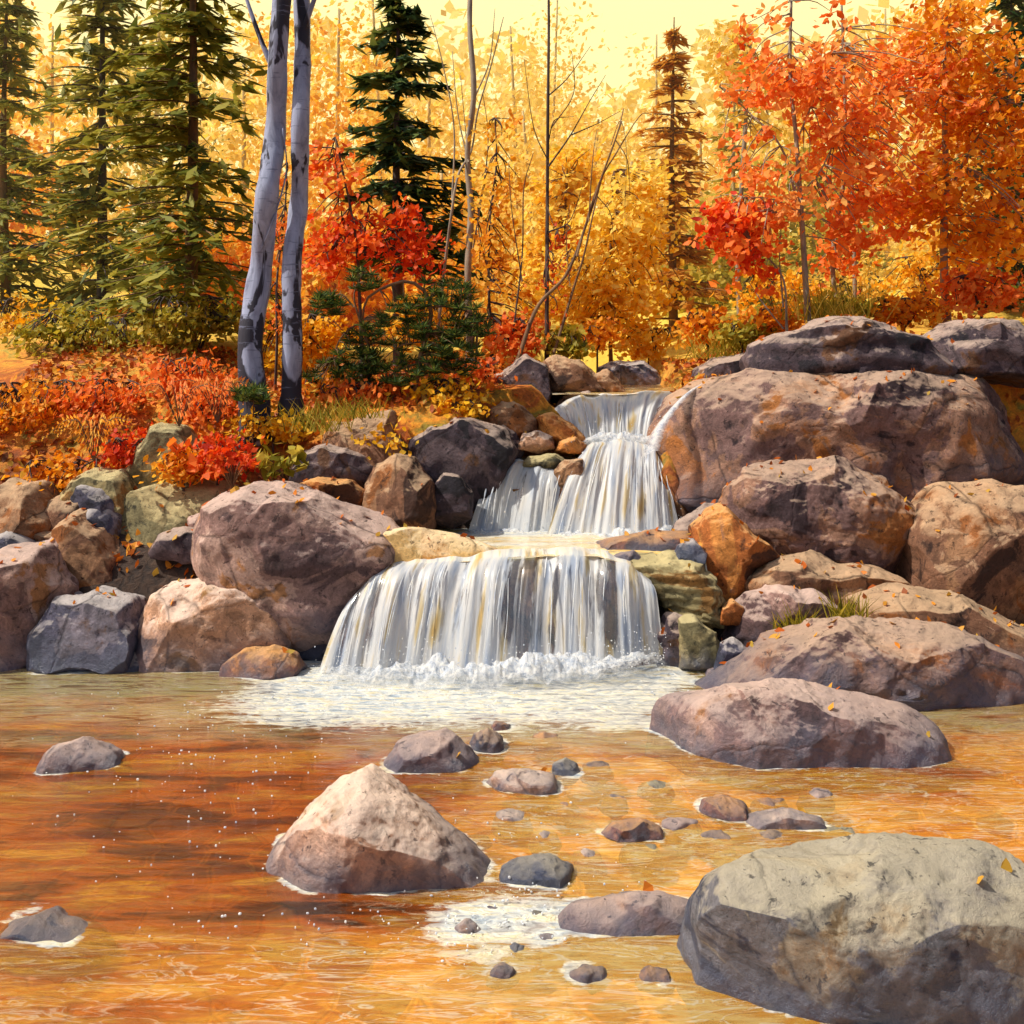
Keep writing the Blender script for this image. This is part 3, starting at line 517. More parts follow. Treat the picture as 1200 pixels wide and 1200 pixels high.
# ------------------------------------------------------------------ still and running water
kd = kdtree.KDTree(len(water_pts))
for i, p in enumerate(water_pts): kd.insert((p[0], p[1], 0), i)
kd.balance()
def water_mat(name, rs, deep=.5, colour=None):
    t = NT(name); co = t.coord(); sx = t.coord((.55, 2.6, 1)); sf = t.coord((.8, 4.5, 1))
    n1 = t.noise(sx, 1.5, 6, .6, .9); n2 = t.noise(sf, 3.5, 6, .65, 1.1); n3 = t.noise(t.coord((1, 2.2, 1)), 11, 5, .6, .6)
    zone = t.attr('zone')
    f = t.math('ADD', t.math('ADD', t.math('MULTIPLY', t.math('SUBTRACT', n1, .1), .85), t.math('MULTIPLY', n2, .4)), t.math('MULTIPLY', zone, .34))
    c = t.ramp(f, rs)
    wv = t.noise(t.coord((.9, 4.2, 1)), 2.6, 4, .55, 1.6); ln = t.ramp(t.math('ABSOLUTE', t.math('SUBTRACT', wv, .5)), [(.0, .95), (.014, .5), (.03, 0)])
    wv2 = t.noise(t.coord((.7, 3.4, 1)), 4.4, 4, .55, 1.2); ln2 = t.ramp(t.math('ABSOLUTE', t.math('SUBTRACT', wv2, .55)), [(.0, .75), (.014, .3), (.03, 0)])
    c = t.mix(t.math('MULTIPLY', ln, t.math('MULTIPLY', zone, 2.2, True)), c, srgb(255, 240, 206)); c = t.mix(t.math('MULTIPLY', ln2, .55), c, srgb(96, 46, 18))  # cream wavelet glints painted into the water colour; brown lines over them
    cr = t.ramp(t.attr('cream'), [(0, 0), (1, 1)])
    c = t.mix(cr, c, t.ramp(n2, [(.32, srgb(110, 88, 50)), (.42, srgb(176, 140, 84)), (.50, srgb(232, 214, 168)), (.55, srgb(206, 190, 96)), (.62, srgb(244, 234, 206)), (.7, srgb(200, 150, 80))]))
    dif = t.n('ShaderNodeBsdfDiffuse', {'Color': c})
    bmp = t.bump(t.math('ADD', t.math('MULTIPLY', n2, .8), t.math('MULTIPLY', n3, .25)), .22, .05)
    tr = t.n('ShaderNodeBsdfTransparent', {'Color': t.mix(t.math('MULTIPLY', zone, 1.6, True), (.62, .42, .26), (1, .88, .60))})
    gl = t.n('ShaderNodeBsdfGlossy', {'Roughness': .03, 'Normal': bmp, 'Color': (1, 1, 1, 1)})
    fr = t.n('ShaderNodeFresnel', {'IOR': 1.33, 'Normal': bmp}).outputs[0]
    body = t.sh(deep, tr.outputs[0], dif.outputs[0])
    w = t.sh(t.math('ADD', t.math('MULTIPLY', fr, 1.3), .03, True), body, gl.outputs[0])
    foam = t.attr('foam'); k = t.math('ADD', foam, t.math('MULTIPLY', t.math('SUBTRACT', t.math('ADD', t.math('MULTIPLY', n2, .5), t.math('MULTIPLY', n3, .5)), .5), 2.2))
    a = t.ramp(k, [(.45, 0), (.60, .6), (.95, .97)])
    fw = t.n('ShaderNodeBsdfPrincipled', {'Base Color': t.ramp(t.math('ADD', t.math('MULTIPLY', n3, .5), t.math('MULTIPLY', n2, .5)), [(.38, srgb(150, 168, 186)), (.46, srgb(206, 212, 214)), (.53, srgb(240, 236, 222)), (.60, srgb(226, 214, 172)), (.66, srgb(240, 240, 240))]), 'Roughness': .5, 'Normal': t.bump(t.math('ADD', n3, n2), .8, .06)})
    return t.done(t.sh(a, w, fw.outputs[0]))
AMB = [(.36, srgb(44, 34, 30)), (.45, srgb(84, 50, 26)), (.50, srgb(150, 74, 22)), (.545, srgb(196, 96, 22)), (.60, srgb(176, 106, 40)), (.66, srgb(228, 160, 48)), (.70, srgb(206, 120, 30)), (.75, srgb(240, 186, 78)), (.80, srgb(226, 154, 46)), (.86, srgb(246, 208, 124)), (.94, srgb(230, 172, 74))]
def pz(x, y):
    near = np.exp(-np.maximum(0, 8.5 - y) / .5) * (np.abs(x + .1) < 1.9)
    return (.008 + .02 * near) * fbm(np.stack([x * 2.2, y * 6, 0 * x], 1), 4, 2) + .012 * near * fbm(np.stack([x * 9, y * 12, 0 * x], 1), 3, 6)
def p_foam(x, y, z):
    xl = (x + .15); lip = 8.55 + .05 * np.cos(x)
    nf = 1.5 * fbm(np.stack([x * 1.1, y * 3.2, 0 * x], 1), 4, 12)
    f = 1.25 * np.exp(-np.maximum(0, lip - y) / (.62 + .3 * nf)) * sstep(-2.3, -1.5, x) * (1 - sstep(1.1, 1.7, x))
    f += .72 * np.exp(-((x + 1.2) / 1.2) ** 2 - ((y - 7.85) / .5) ** 2)          # spreading to the left
    f += .42 * np.exp(-((x - .6) / 1.2) ** 2 - ((y - 7.6) / .45) ** 2)
    f += (.80 + .6 * nf) * np.exp(-((x + .06) / .36) ** 4 - ((y - 4.84) / .34) ** 4)           # riffle over the gravel
    f += .50 * np.exp(-((x - .75) / .5) ** 2 - ((y - 5.12) / .07) ** 2)
    f += .26 * np.exp(-((x - .5) / .9) ** 2 - ((y - 6.35) / .2) ** 2)
    d = np.full(len(x), 9.)
    sel = np.where((y > 3.6) & (y < 8.9) & (np.abs(x) < 5))[0]
    for i in sel: d[i] = kd.find((x[i], y[i], 0))[2]
    f += (.50 + 1.3 * fbm(np.stack([x * 5, y * 5, 0 * x], 1), 3, 14)) * np.exp(-(d / .028) ** 2)
    return f
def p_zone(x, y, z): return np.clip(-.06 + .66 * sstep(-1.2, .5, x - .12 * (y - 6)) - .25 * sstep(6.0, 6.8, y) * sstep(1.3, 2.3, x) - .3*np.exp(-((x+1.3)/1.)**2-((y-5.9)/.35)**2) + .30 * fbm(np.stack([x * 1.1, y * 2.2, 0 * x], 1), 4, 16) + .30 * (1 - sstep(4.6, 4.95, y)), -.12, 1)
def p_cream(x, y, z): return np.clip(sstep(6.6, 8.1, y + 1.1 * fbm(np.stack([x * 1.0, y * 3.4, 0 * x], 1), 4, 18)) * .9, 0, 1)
xs = np.concatenate([-np.linspace(9, 4, 14)[:-1], np.arange(-4, 4, .028), np.linspace(4, 9, 14)])
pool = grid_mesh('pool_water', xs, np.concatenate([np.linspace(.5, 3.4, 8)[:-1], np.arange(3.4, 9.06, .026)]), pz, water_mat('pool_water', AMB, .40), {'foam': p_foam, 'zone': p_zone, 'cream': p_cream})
def bed_mat():
    t = NT('river_bed'); co = t.coord((1, 1, 0)); wob = t.n('ShaderNodeMixRGB', {0: .06, 1: co, 2: t.n('ShaderNodeTexNoise', {'Vector': co, 'Scale': 4., 'Detail': 4.}).outputs['Color']}).outputs[0]
    v = t.n('ShaderNodeTexVoronoi', {'Vector': wob, 'Scale': 4.2, 'Randomness': 1.}); e = t.n('ShaderNodeTexVoronoi', {'Vector': wob, 'Scale': 4.2, 'Randomness': 1.}, feature='DISTANCE_TO_EDGE')
    n = t.noise(co, 2, 6, .6, .8); g = t.noise(co, 30, 4, .7); hue = t.n('ShaderNodeSeparateColor', {0: v.outputs['Color']}).outputs[0]
    c = t.ramp(hue, [(.0, srgb(120, 64, 26)), (.25, srgb(206, 128, 44)), (.45, srgb(236, 176, 84)), (.62, srgb(176, 92, 40)), (.8, srgb(240, 200, 130)), (1, srgb(150, 110, 70))])
    sand = t.ramp(n, [(.3, srgb(170, 96, 30)), (.5, srgb(236, 168, 60)), (.7, srgb(252, 222, 140))])
    c = t.mix(t.ramp(t.math('ADD', e.outputs['Distance'], t.math('MULTIPLY', t.math('SUBTRACT', n, .5), .25)), [(.05, 1), (.09, 0)]), c, sand); c = t.mix(.5, c, t.ramp(g, [(.3, .6), (.7, 1.3)]), 'MULTIPLY')
    c = t.mix(t.ramp(e.outputs['Distance'], [(.0, .5), (.05, 0)]), c, srgb(90, 46, 20))
    p = t.n('ShaderNodeBsdfPrincipled', {'Base Color': c, 'Roughness': .7, 'Normal': t.bump(e.outputs['Distance'], .8, .08)}); return t.done(p.outputs[0])
grid_mesh('river_bed', np.linspace(-9, 9, 120), np.linspace(.5, 9.0, 90), lambda x, y: -.17 + .04 * fbm(np.stack([x * 2, y * 2, 0 * x], 1), 3, 30), bed_mat())
# upper levels
GOLD = [(.3, srgb(150, 84, 20)), (.42, srgb(214, 140, 40)), (.54, srgb(240, 190, 90)), (.66, srgb(250, 222, 150)), (.8, srgb(255, 244, 214))]
gold_w = water_mat('ledge_water', GOLD, .85)
def shelf(name, x0, x1, y0, y1, z, foamfn, zone=.35, nx=70, ny=50, edge=None):
    xs = np.linspace(x0, x1, nx); ys = np.linspace(y0, y1, ny)
    def zf(x, y): return z + .012 * fbm(np.stack([x * 3, y * 7, 0 * x + z], 1), 3, 8) + (edge(x, y) if edge else 0)
    return grid_mesh(name, xs, ys, zf, gold_w, {'foam': foamfn, 'zone': lambda x, y, z: 0 * x + zone, 'cream': lambda x, y, z: 0 * x + .1})
def mid_foam(x, y, z): return 1.0 * np.exp(-np.maximum(0, 10.15 - y) / .22) * sstep(-.75, -.2, x) * (1 - sstep(1.4, 1.6, x)) + .35 * np.exp(-((y - 9.6) / .10) ** 2) + .3 * np.exp(-((y - 9.1) / .08) ** 2) * sstep(.2, -1, x) + .25 * fbm(np.stack([x * 2, y * 9, 0 * x], 1), 3, 3) + .22
lipx = [-1.6, -1.32, -1.24, -1.12, -.91, -.28, .28, .70, .98, 1.14]; lipz = [.1, .35, .59, .70, .78, .822, .85, .85, .775, .63]
shelf('middle_pool_water', -1.9, 1.62, 8.97, 10.35, .832, mid_foam, .3, 170, 90, lambda x, y: (np.interp(x, lipx, lipz) - .842) * (1 - sstep(8.98, 9.30, y)) + .10 * sstep(-1.1, -1.9, x) * sstep(9.2, 9.8, y))
shelf('terrace_water', -.35, .62, 10.55, 11.1, 1.44, lambda x, y, z: .45 + 0 * x, .4, 50, 40)
shelf('plunge_water', .66, 1.40, 10.78, 11.15, 1.575, lambda x, y, z: .75 + 0 * x, .4, 50, 40)
shelf('upper_stream_water', .42, 2.0, 11.35, 19, 2.05, lambda x, y, z: .12 + .4 * np.exp(-((y - 11.5) / .2) ** 2), .25, 60, 200)
# sparkling droplets over the pool
m = MB(); r = np.random.default_rng(77); cs = []
for (px, py, sx, sy, n) in [(330, 890, 110, 30, 60), (300, 960, 90, 40, 45), (420, 1085, 110, 14, 60), (560, 960, 90, 25, 30), (590, 1070, 40, 30, 60), (240, 850, 60, 15, 25), (860, 790, 60, 10, 40), (470, 820, 120, 20, 60), (120, 950, 80, 60, 40), (700, 1040, 60, 10, 25)]:
    for _ in range(n):
        x, y = r.normal(px, sx), r.normal(py, sy); y = max(y, 815); D = 3346 / (y - 400); c = W(x, y, D); c[2] = abs(r.normal(0, .012)) + .008; cs.append(c)
foam_blobs(m, cs, .0025, .007, 5); o = m.build('water_droplets', WHITE); tag(o, kind='stuff', label='white sparkling droplets and bubbles over the amber pool', cat='droplets')

# ------------------------------------------------------------------ vegetation
def rot_frames(n, r, up=0.0):
    q = r.normal(size=(n, 3)) * .75 + np.array([-.45, -.5, .6]) * (1 - .4 * up) + np.array([0, 0, .5]) * up; a = np.cross(q, r.normal(size=(n, 3))); a /= np.linalg.norm(a, axis=1)[:, None]; b = np.cross(a, q); b /= np.linalg.norm(b, axis=1)[:, None]; return a, b, np.cross(a, b)
def leaves(m, c, size, tint, r, shape='leaf', flat=0.0):
    n = len(c); a, b, cc = rot_frames(n, r, flat); s = (size * r.uniform(.6, 1.3, n))[:, None]
    if shape == 'leaf':
        v = np.stack([c - a * s * .6, c + b * s * .34 - a * s * .12 + cc * s * .08, c + b * s * .22 + a * s * .3, c + a * s * .62, c - b * s * .22 + a * s * .3, c - b * s * .34 - a * s * .12 + cc * s * .08], 1)
    elif shape == 'maple':
        ang = np.array([-90, -40, -22, 10, 38, 66, 90, 114, 142, 170, 202, 220]) * math.pi / 180; rd = np.array([.25, .62, .34, .8, .42, .5, 1., .5, .42, .8, .34, .62]) * .55
        v = np.stack([c + a * s * rd[k] * math.sin(ang[k]) + b * s * rd[k] * math.cos(ang[k]) + cc * s * .1 * (k % 2) for k in range(12)], 1)
    else:
        v = np.stack([c - a * s * .5, c + b * s * .3, c + a * s * .5, c - b * s * .3], 1)
    m.quads(v, np.clip(tint, 0, 1))
def tree(name, label, cat, D, limbs, blobs, leafmat, bark, ncl=60, per=26, lsize=.08, shape='leaf', seed=0, spread=None, depth=.5, group=None, twig=True, base=None, bias=0., crown='crown', flat=.0, cs_=.16):
    """limbs: list of (px polyline, r0, r1); blobs: (px,py,rx,ry,weight[,tintshift]) at depth D"""
    r = np.random.default_rng(seed)
    L = [(spline([W(x, y, D) + np.array([0, (r.uniform(-.12, .12) if k else 0), 0]) for k, (x, y) in enumerate(pl)], max(8, 5 * len(pl))), r0, r1) for pl, r0, r1 in limbs]
    b0 = L[0][0][0].copy(); gz = tz(b0[0], b0[1]) - .05
    if b0[2] > gz: L[0] = (np.vstack([[b0[0], b0[1], gz], L[0][0]]), L[0][1], L[0][2])
    root = empty(name, (b0[0], b0[1], gz), label, cat, group)
    m = MB()
    for k, (p, r0, r1) in enumerate(L):
        rad = r0 + (r1 - r0) * np.linspace(0, 1, len(p)) ** .8; rad = rad * (1 + .06 * r.normal(size=len(p)).clip(-1, 1))
        if k == 0: rad[:2] *= 1.2
        m.tube(p, rad, 9 if r0 > .05 else 5, np.clip((b0[2] + 1.0 - p[:, 2]) / 1.2, -.3, 1).repeat(9 if r0 > .05 else 5), True)
    if blobs:
        allp = np.concatenate([p[len(p) // 5:] for p, _, _ in L]); wts = np.array([b[4] for b in blobs], float); wts /= wts.sum(); mc = MB()
        for k in range(ncl):
            b = blobs[r.choice(len(blobs), p=wts)]; q = r.normal(size=3); q *= r.uniform(0, 1) ** (1 / 2.5) / np.linalg.norm(q)
            c = W(b[0] + q[0] * b[2], b[1] + q[2] * b[3], D); c[1] += q[1] * depth
            sh_ = b[5] if len(b) > 5 else 0
            s = cs_ * r.uniform(.6, 1.5); n = int(per * r.uniform(.5, 1.4)); pp = r.normal(size=(n, 3)) * np.array([s, s, s * .55]) + c
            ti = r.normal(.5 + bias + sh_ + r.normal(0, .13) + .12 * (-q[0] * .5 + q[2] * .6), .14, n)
            leaves(mc, pp, lsize, ti, r, shape, flat)
            if twig:
                dd = np.linalg.norm(allp - c - np.array([0, 0, .25]), axis=1); st = allp[dd.argmin()]
                mid = (st + c) / 2 + np.array([r.normal(0, .04), r.normal(0, .04), .08 * np.linalg.norm(c - st)])
                m.tube(spline([st, mid, c], 6), np.linspace(.009, .003, 6) * (D / 12), 4)
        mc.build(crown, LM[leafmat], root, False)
    m.build('trunk', BM[bark], root); return root
def conifer(name, label, px, D, ytop, ybase, halfpx, leafmat, bark, seed, tiers=22, dens=1., droop=.25, group=None, gap=.15, lean=0, start=.12):
    r = np.random.default_rng(seed); top = W(px + lean, ytop, D); b0 = W(px, ybase, D); gz = min(b0[2], tz(b0[0], D) - .05); b0[2] = gz
    root = empty(name, tuple(b0), label, 'conifer tree', group); m = MB(); hgt = top[2] - b0[2]; hw = halfpx * D / F
    m.tube(spline([b0, (b0 + top) / 2 + np.array([r.normal(0, .05), 0, 0]), top], 14), np.linspace(.012 * hgt + .02, .01, 14), 8, .0, True)
    mc = MB()
    for k in range(tiers):
        f = start + (1 - start) * (k + r.uniform(-.3, .3)) / tiers; c = b0 + (top - b0) * f; reach = hw * (1 - f) ** .75 * 1.0 + .06
        for q in range(r.integers(5, 8)):
            if r.random() < gap: continue
            az = r.uniform(0, 2 * math.pi); ln = reach * r.uniform(.55, 1.15); d = np.array([math.cos(az), math.sin(az), 0]); n = 7
            s = np.linspace(0, 1, n)[:, None]; pts = c + d * s * ln + np.array([0, 0, 1]) * (.12 * s * ln - droop * ln * s ** 1.6)
            m.tube(pts, np.linspace(.014, .004, n) * (D / 12), 4)
            nn = int(46 * dens * max(.35, ln / max(hw, .3))); ss = r.uniform(.1, 1.05, nn); side = np.array([-d[1], d[0], 0])
            w = (r.uniform(-1, 1, nn) * .30 * ln * (1.1 - ss))
            cc = c + d[None] * (ss * ln)[:, None] + side[None] * w[:, None] + np.array([0, 0, 1])[None] * (.12 * ss * ln - droop * ln * ss ** 1.6 - r.uniform(0, .06 + .05 * hw, nn))[:, None]
            dirv = d[None] * .8 + side[None] * np.sign(w)[:, None] * .7 + r.normal(size=(nn, 3)) * .3 + np.array([0, 0, -.25]); dirv /= np.linalg.norm(dirv, axis=1)[:, None]
            pr = np.cross(dirv, r.normal(size=(nn, 3)) * .3 + np.array([0, 0, 1.])); pr /= np.linalg.norm(pr, axis=1)[:, None]
            sz = (.09 + .05 * hw) * r.uniform(.6, 1.4, nn)[:, None]
            v = np.stack([cc - dirv * sz, cc + pr * sz * .25, cc + dirv * sz, cc - pr * sz * .25], 1)
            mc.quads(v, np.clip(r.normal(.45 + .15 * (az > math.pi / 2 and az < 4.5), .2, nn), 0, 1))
    mc.build('crown', LM[leafmat], root, False); m.build('trunk', BM[bark], root); return root

# --- the two big pale trunks
tree('pale_trunk_tree', 'blue grey trunk leaning right with dark scars, left of the pale pair', 'tree', 10.6,
     [([(298, 470), (293, 400), (303, 310), (315, 230), (320, 150), (327, 60), (334, -40), (340, -140)], .135, .085), ([(324, 90), (300, 30), (270, -60)], .035, .015), ([(303, 300), (322, 262), (334, 200), (331, 150)], .012, .006)],
     [], 'gold', 'birch', seed=1)
tree('pale_trunk_tree', 'straight blue grey trunk with dark scars, right of the pale pair', 'tree', 10.7,
     [([(341, 475), (344, 400), (343, 310), (349, 230), (354, 150), (354, 60), (351, -40), (350, -140)], .105, .075), ([(354, 40), (380, -20), (410, -80)], .03, .012)],
     [], 'gold', 'birch', seed=2)
tree('red_sapling', 'thin orange leaved sapling growing between the two pale trunks', 'tree', 11.6,
     [([(322, 470), (327, 400), (326, 330), (332, 250), (336, 190)], .018, .008)], [(328, 250, 10, 80, 1), (330, 360, 12, 70, .6)], 'orange', 'dark', 22, 14, .06, seed=3, depth=.15, cs_=.07)
# --- conifers
conifer('spruce', 'dark narrow spruce with gappy tiers left of centre', 468, 14.1, -40, 372, 122, 'needle', 'dark', 5, 20, 1.5, .2, gap=.3, start=.26)
conifer('spruce', 'tall broad mossy green spruce behind the left of the pale pair', 222, 14.4, -220, 425, 150, 'mossgreen', 'brown', 6, 34, 1.0, .26, gap=.3, start=.1)
conifer('spruce', 'big hazy green spruce toward the left edge', 120, 17, -120, 430, 130, 'mossgreen', 'dark', 7, 28, .9, .3, gap=.2)
conifer('spruce', 'pale green spruce at the far left edge', 10, 18, -60, 430, 110, 'hazegreen', 'brown', 8, 26, 1.0, .3)
conifer('larch', 'russet brown larch with wispy tiers right of centre', 790, 18.5, 20, 425, 84, 'larch', 'brown', 9, 26, .9, .18, gap=.25, start=.1)
conifer('larch', 'faded olive larch behind the red maple on the right', 862, 24, 60, 400, 60, 'olive', 'pale', 10, 22, .6, .2, gap=.2)
conifer('spruce', 'dark green spruce at the far right edge', 1185, 17, -60, 400, 90, 'green', 'dark', 12, 26, 1., .3)
# --- bare trees
tree('bare_tree', 'leafless grey tree with crossing branches right of the spruce', 'tree', 13.2,
     [([(551, 400), (549, 320), (552, 250), (548, 180), (556, 110), (551, 30), (553, -60)], .05, .03),
      ([(519, 330), (530, 250), (538, 205), (552, 175), (560, 130), (575, 80), (590, 20)], .022, .006), ([(530, 235), (532, 150), (520, 80), (505, 20)], .014, .004),
      ([(553, 300), (566, 220), (572, 160), (566, 110)], .012, .004), ([(549, 190), (536, 130), (530, 60)], .012, .004), ([(556, 250), (548, 180), (540, 90)], .01, .004), ([(556, 115), (574, 70), (580, 10)], .012, .004), ([(519, 330), (515, 370), (512, 410)], .024, .024)],
     [], 'gold', 'grey', seed=11)
tree('bare_tree', 'slender black leafless tree with upswept branches in the centre', 'tree', 12.6,
     [([(641, 430), (641, 330), (642, 230), (642, 130), (643, 30), (642, -70)], .032, .013), ([(643, 195), (668, 160), (690, 120), (709, 90)], .012, .003), ([(643, 272), (668, 258), (684, 215)], .012, .003),
      ([(643, 112), (664, 95), (692, 54)], .01, .003), ([(643, 190), (625, 150), (614, 70)], .009, .003), ([(646, 150), (672, 110), (670, 60)], .008, .003), ([(670, 158), (700, 145), (728, 128)], .009, .003), ([(643, 165), (650, 142), (672, 138)], .008, .003)],
     [(648, 320, 16, 70, 1, -.4)], 'orange', 'dark', 16, 8, .06, seed=12, depth=.15, cs_=.07)
tree('curved_sapling', 'bent grey sapling sweeping right from the stream head rocks', 'tree', 12.2,
     [([(606, 425), (630, 360), (665, 320), (690, 255), (706, 205), (722, 160), (732, 125)], .03, .006), ([(676, 300), (700, 220), (722, 180), (750, 135), (762, 130)], .014, .004), ([(690, 260), (694, 190), (700, 150)], .01, .003), ([(722, 165), (734, 190), (738, 230)], .008, .003), ([(716, 170), (728, 140), (734, 180), (732, 250)], .006, .002)],
     [], 'gold', 'brown', seed=13)
tree('curved_sapling', 'second grey sapling curving up beside the bent one', 'tree', 12.4,
     [([(646, 425), (672, 340), (684, 300), (704, 215), (730, 140)], .022, .005), ([(668, 335), (664, 280), (668, 240)], .008, .003), ([(700, 230), (716, 250), (720, 290)], .007, .003)], [], 'gold', 'brown', seed=14)
tree('bare_tree', 'thin dark forked stem left of the bent sapling', 'tree', 12.5, [([(600, 400), (612, 300), (614, 220), (625, 180)], .014, .004), ([(612, 330), (600, 250), (596, 190)], .009, .003)], [], 'gold', 'dark', seed=15)
# --- maples on the right
MAP = [(960, 110, 75, 60, 2.2, .0), (900, 95, 60, 40, 1.4, -.05), (1000, 190, 60, 90, 2, 0), (860, 190, 40, 50, .4, .1), (890, 235, 60, 45, 1.8, .15), (865, 290, 40, 30, .7, -.3), (990, 270, 40, 30, .7, -.3), (1050, 130, 60, 100, 1.8, 0), (940, 30, 90, 50, 1, 0)]
tree('maple', 'large orange red maple overhanging the right bank', 'tree', 12.0,
     [([(948, 395), (944, 320), (938, 240), (930, 160), (925, 90), (928, 0)], .042, .016), ([(940, 270), (915, 180), (880, 130), (845, 100)], .018, .005), ([(932, 170), (950, 120), (975, 60)], .014, .005), ([(936, 230), (960, 200), (985, 150)], .014, .005), ([(938, 250), (905, 235), (870, 230)], .013, .004)],
     MAP, 'orange', 'grey', 155, 26, .088, 'leaf', 16, depth=.7, bias=.14, cs_=.12)
tree('maple', 'second orange maple with a grey stem nearer the right edge', 'tree', 12.8,
     [([(985, 385), (978, 300), (988, 200), (990, 100), (985, 0)], .035, .014), ([(986, 220), (1010, 160), (1030, 110)], .013, .004)],
     [(1010, 80, 60, 60, 1), (1040, 220, 60, 60, 1, -.1), (1090, 120, 60, 80, 1), (990, 310, 30, 30, .5, -.2)], 'orange', 'grey', 80, 24, .088, seed=17, depth=.6, bias=.14, cs_=.12)
tree('maple', 'scarlet young maple with thin grey stem below the large maple', 'tree', 11.9,
     [([(922, 388), (918, 330), (900, 300), (880, 285)], .016, .005), ([(918, 385), (895, 360), (880, 330)], .012, .004), ([(918, 360), (914, 300), (918, 250)], .012, .004)],
     [(860, 270, 36, 26, 1), (880, 300, 22, 16, .5), (885, 325, 25, 20, .5, .3), (860, 255, 30, 20, .5)], 'red', 'grey', 40, 16, .09, seed=18, depth=.3, cs_=.1)
tree('maple', 'wide orange maple at the right edge above the skyline slab', 'tree', 13.0,
     [([(1110, 390), (1105, 300), (1112, 200), (1105, 90), (1110, -30)], .06, .025), ([(1108, 230), (1150, 150), (1190, 90)], .02, .006)],
     [(1110, 60, 80, 70, 1), (1160, 150, 70, 80, 1), (1090, 230, 50, 50, .6), (1170, 280, 60, 60, .8)], 'amber', 'grey', 190, 26, .10, seed=19, depth=.8)
tree('maple', 'pale grey trunked tree with few leaves between the maples', 'tree', 15, [([(1002, 390), (1000, 300), (998, 200), (1000, 60)], .04, .02)], [(1000, 120, 60, 80, 1)], 'amber', 'grey', 40, 20, .1, seed=20)
tree('maple', 'hazy grey stemmed sapling left of the large maple', 'tree', 17, [([(868, 400), (866, 300), (872, 180), (880, 54)], .05, .03)], [(880, 120, 50, 60, 1), (860, 60, 50, 40, .5)], 'pale', 'grey', 50, 20, .12, seed=21, depth=.8)
# --- red and orange understory left of centre
tree('maple', 'scarlet and orange bushy maple behind the pine shrubs', 'tree', 12.6,
     [([(425, 430), (422, 350), (418, 280), (405, 210), (392, 160)], .03, .008), ([(420, 300), (450, 270), (480, 240)], .012, .004), ([(366, 318), (395, 280), (398, 230), (392, 175)], .012, .004), ([(428, 300), (428, 265), (432, 240)], .016, .01)],
     [(450, 285, 60, 45, 2, -.2), (400, 240, 35, 70, 1.2, .2), (385, 300, 35, 60, 1.4, -.05), (375, 190, 20, 30, .3, .1), (480, 310, 35, 25, .7, -.3), (470, 260, 30, 20, .5, -.2)], 'red', 'dark', 100, 18, .085, seed=22, depth=.5, bias=.28, cs_=.12)
tree('aspen', 'orange leaved young tree in front of the bare grey tree', 'tree', 12.9,
     [([(577, 420), (573, 340), (574, 260), (582, 190), (580, 140)], .024, .006), ([(575, 330), (560, 260), (570, 200)], .01, .004)],
     [(583, 150, 18, 28, .8, .1), (585, 215, 26, 40, 1, .1), (580, 290, 30, 50, 1.2, -.1), (600, 350, 40, 50, 1.3, 0), (575, 400, 40, 30, .8, -.1)], 'amber', 'dark', 75, 16, .075, seed=23, depth=.35, bias=.22, cs_=.11)
tree('aspen', 'bright yellow leafy tree with layered boughs left of the larch', 'tree', 15.2,
     [([(716, 420), (714, 340), (716, 270), (720, 200)], .03, .01), ([(715, 340), (740, 300), (760, 280)], .01, .004), ([(715, 350), (690, 310), (670, 290)], .01, .004)],
     [(715, 300, 60, 22, 1), (740, 345, 70, 22, 1, .05), (700, 385, 60, 20, .9), (730, 260, 50, 24, .9, .2), (690, 335, 50, 25, .9), (745, 225, 40, 30, .5, .2), (665, 350, 40, 40, .6)], 'gold', 'brown', 190, 26, .1, seed=24, depth=.6, cs_=.16, flat=.6, bias=.28)
tree('aspen', 'golden young tree behind the black leafless tree', 'tree', 16.5, [([(662, 420), (660, 320), (664, 210)], .03, .01)], [(662, 240, 40, 50, 1), (655, 320, 40, 60, 1.2), (680, 190, 30, 30, .3)], 'gold', 'brown', 120, 26, .11, seed=25, depth=.6, bias=.32)

# --- background wood: individual trees, distance haze put into paler leaf colours
r = np.random.default_rng(99)
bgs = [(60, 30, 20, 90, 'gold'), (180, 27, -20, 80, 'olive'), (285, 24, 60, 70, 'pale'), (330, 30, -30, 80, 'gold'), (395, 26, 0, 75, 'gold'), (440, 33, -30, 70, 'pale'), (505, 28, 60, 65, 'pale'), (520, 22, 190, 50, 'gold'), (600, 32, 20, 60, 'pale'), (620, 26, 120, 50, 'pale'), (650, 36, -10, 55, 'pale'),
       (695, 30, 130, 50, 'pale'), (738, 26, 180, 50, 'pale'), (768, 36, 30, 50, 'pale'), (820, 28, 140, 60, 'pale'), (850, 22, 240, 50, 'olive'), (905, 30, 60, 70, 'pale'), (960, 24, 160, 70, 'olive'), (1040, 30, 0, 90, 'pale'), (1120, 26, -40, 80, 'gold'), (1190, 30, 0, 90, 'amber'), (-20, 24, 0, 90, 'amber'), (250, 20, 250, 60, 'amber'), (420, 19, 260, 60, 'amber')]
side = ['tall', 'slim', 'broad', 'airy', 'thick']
names = {'gold': 'golden', 'olive': 'olive yellow', 'pale': 'pale cream yellow', 'amber': 'amber'}
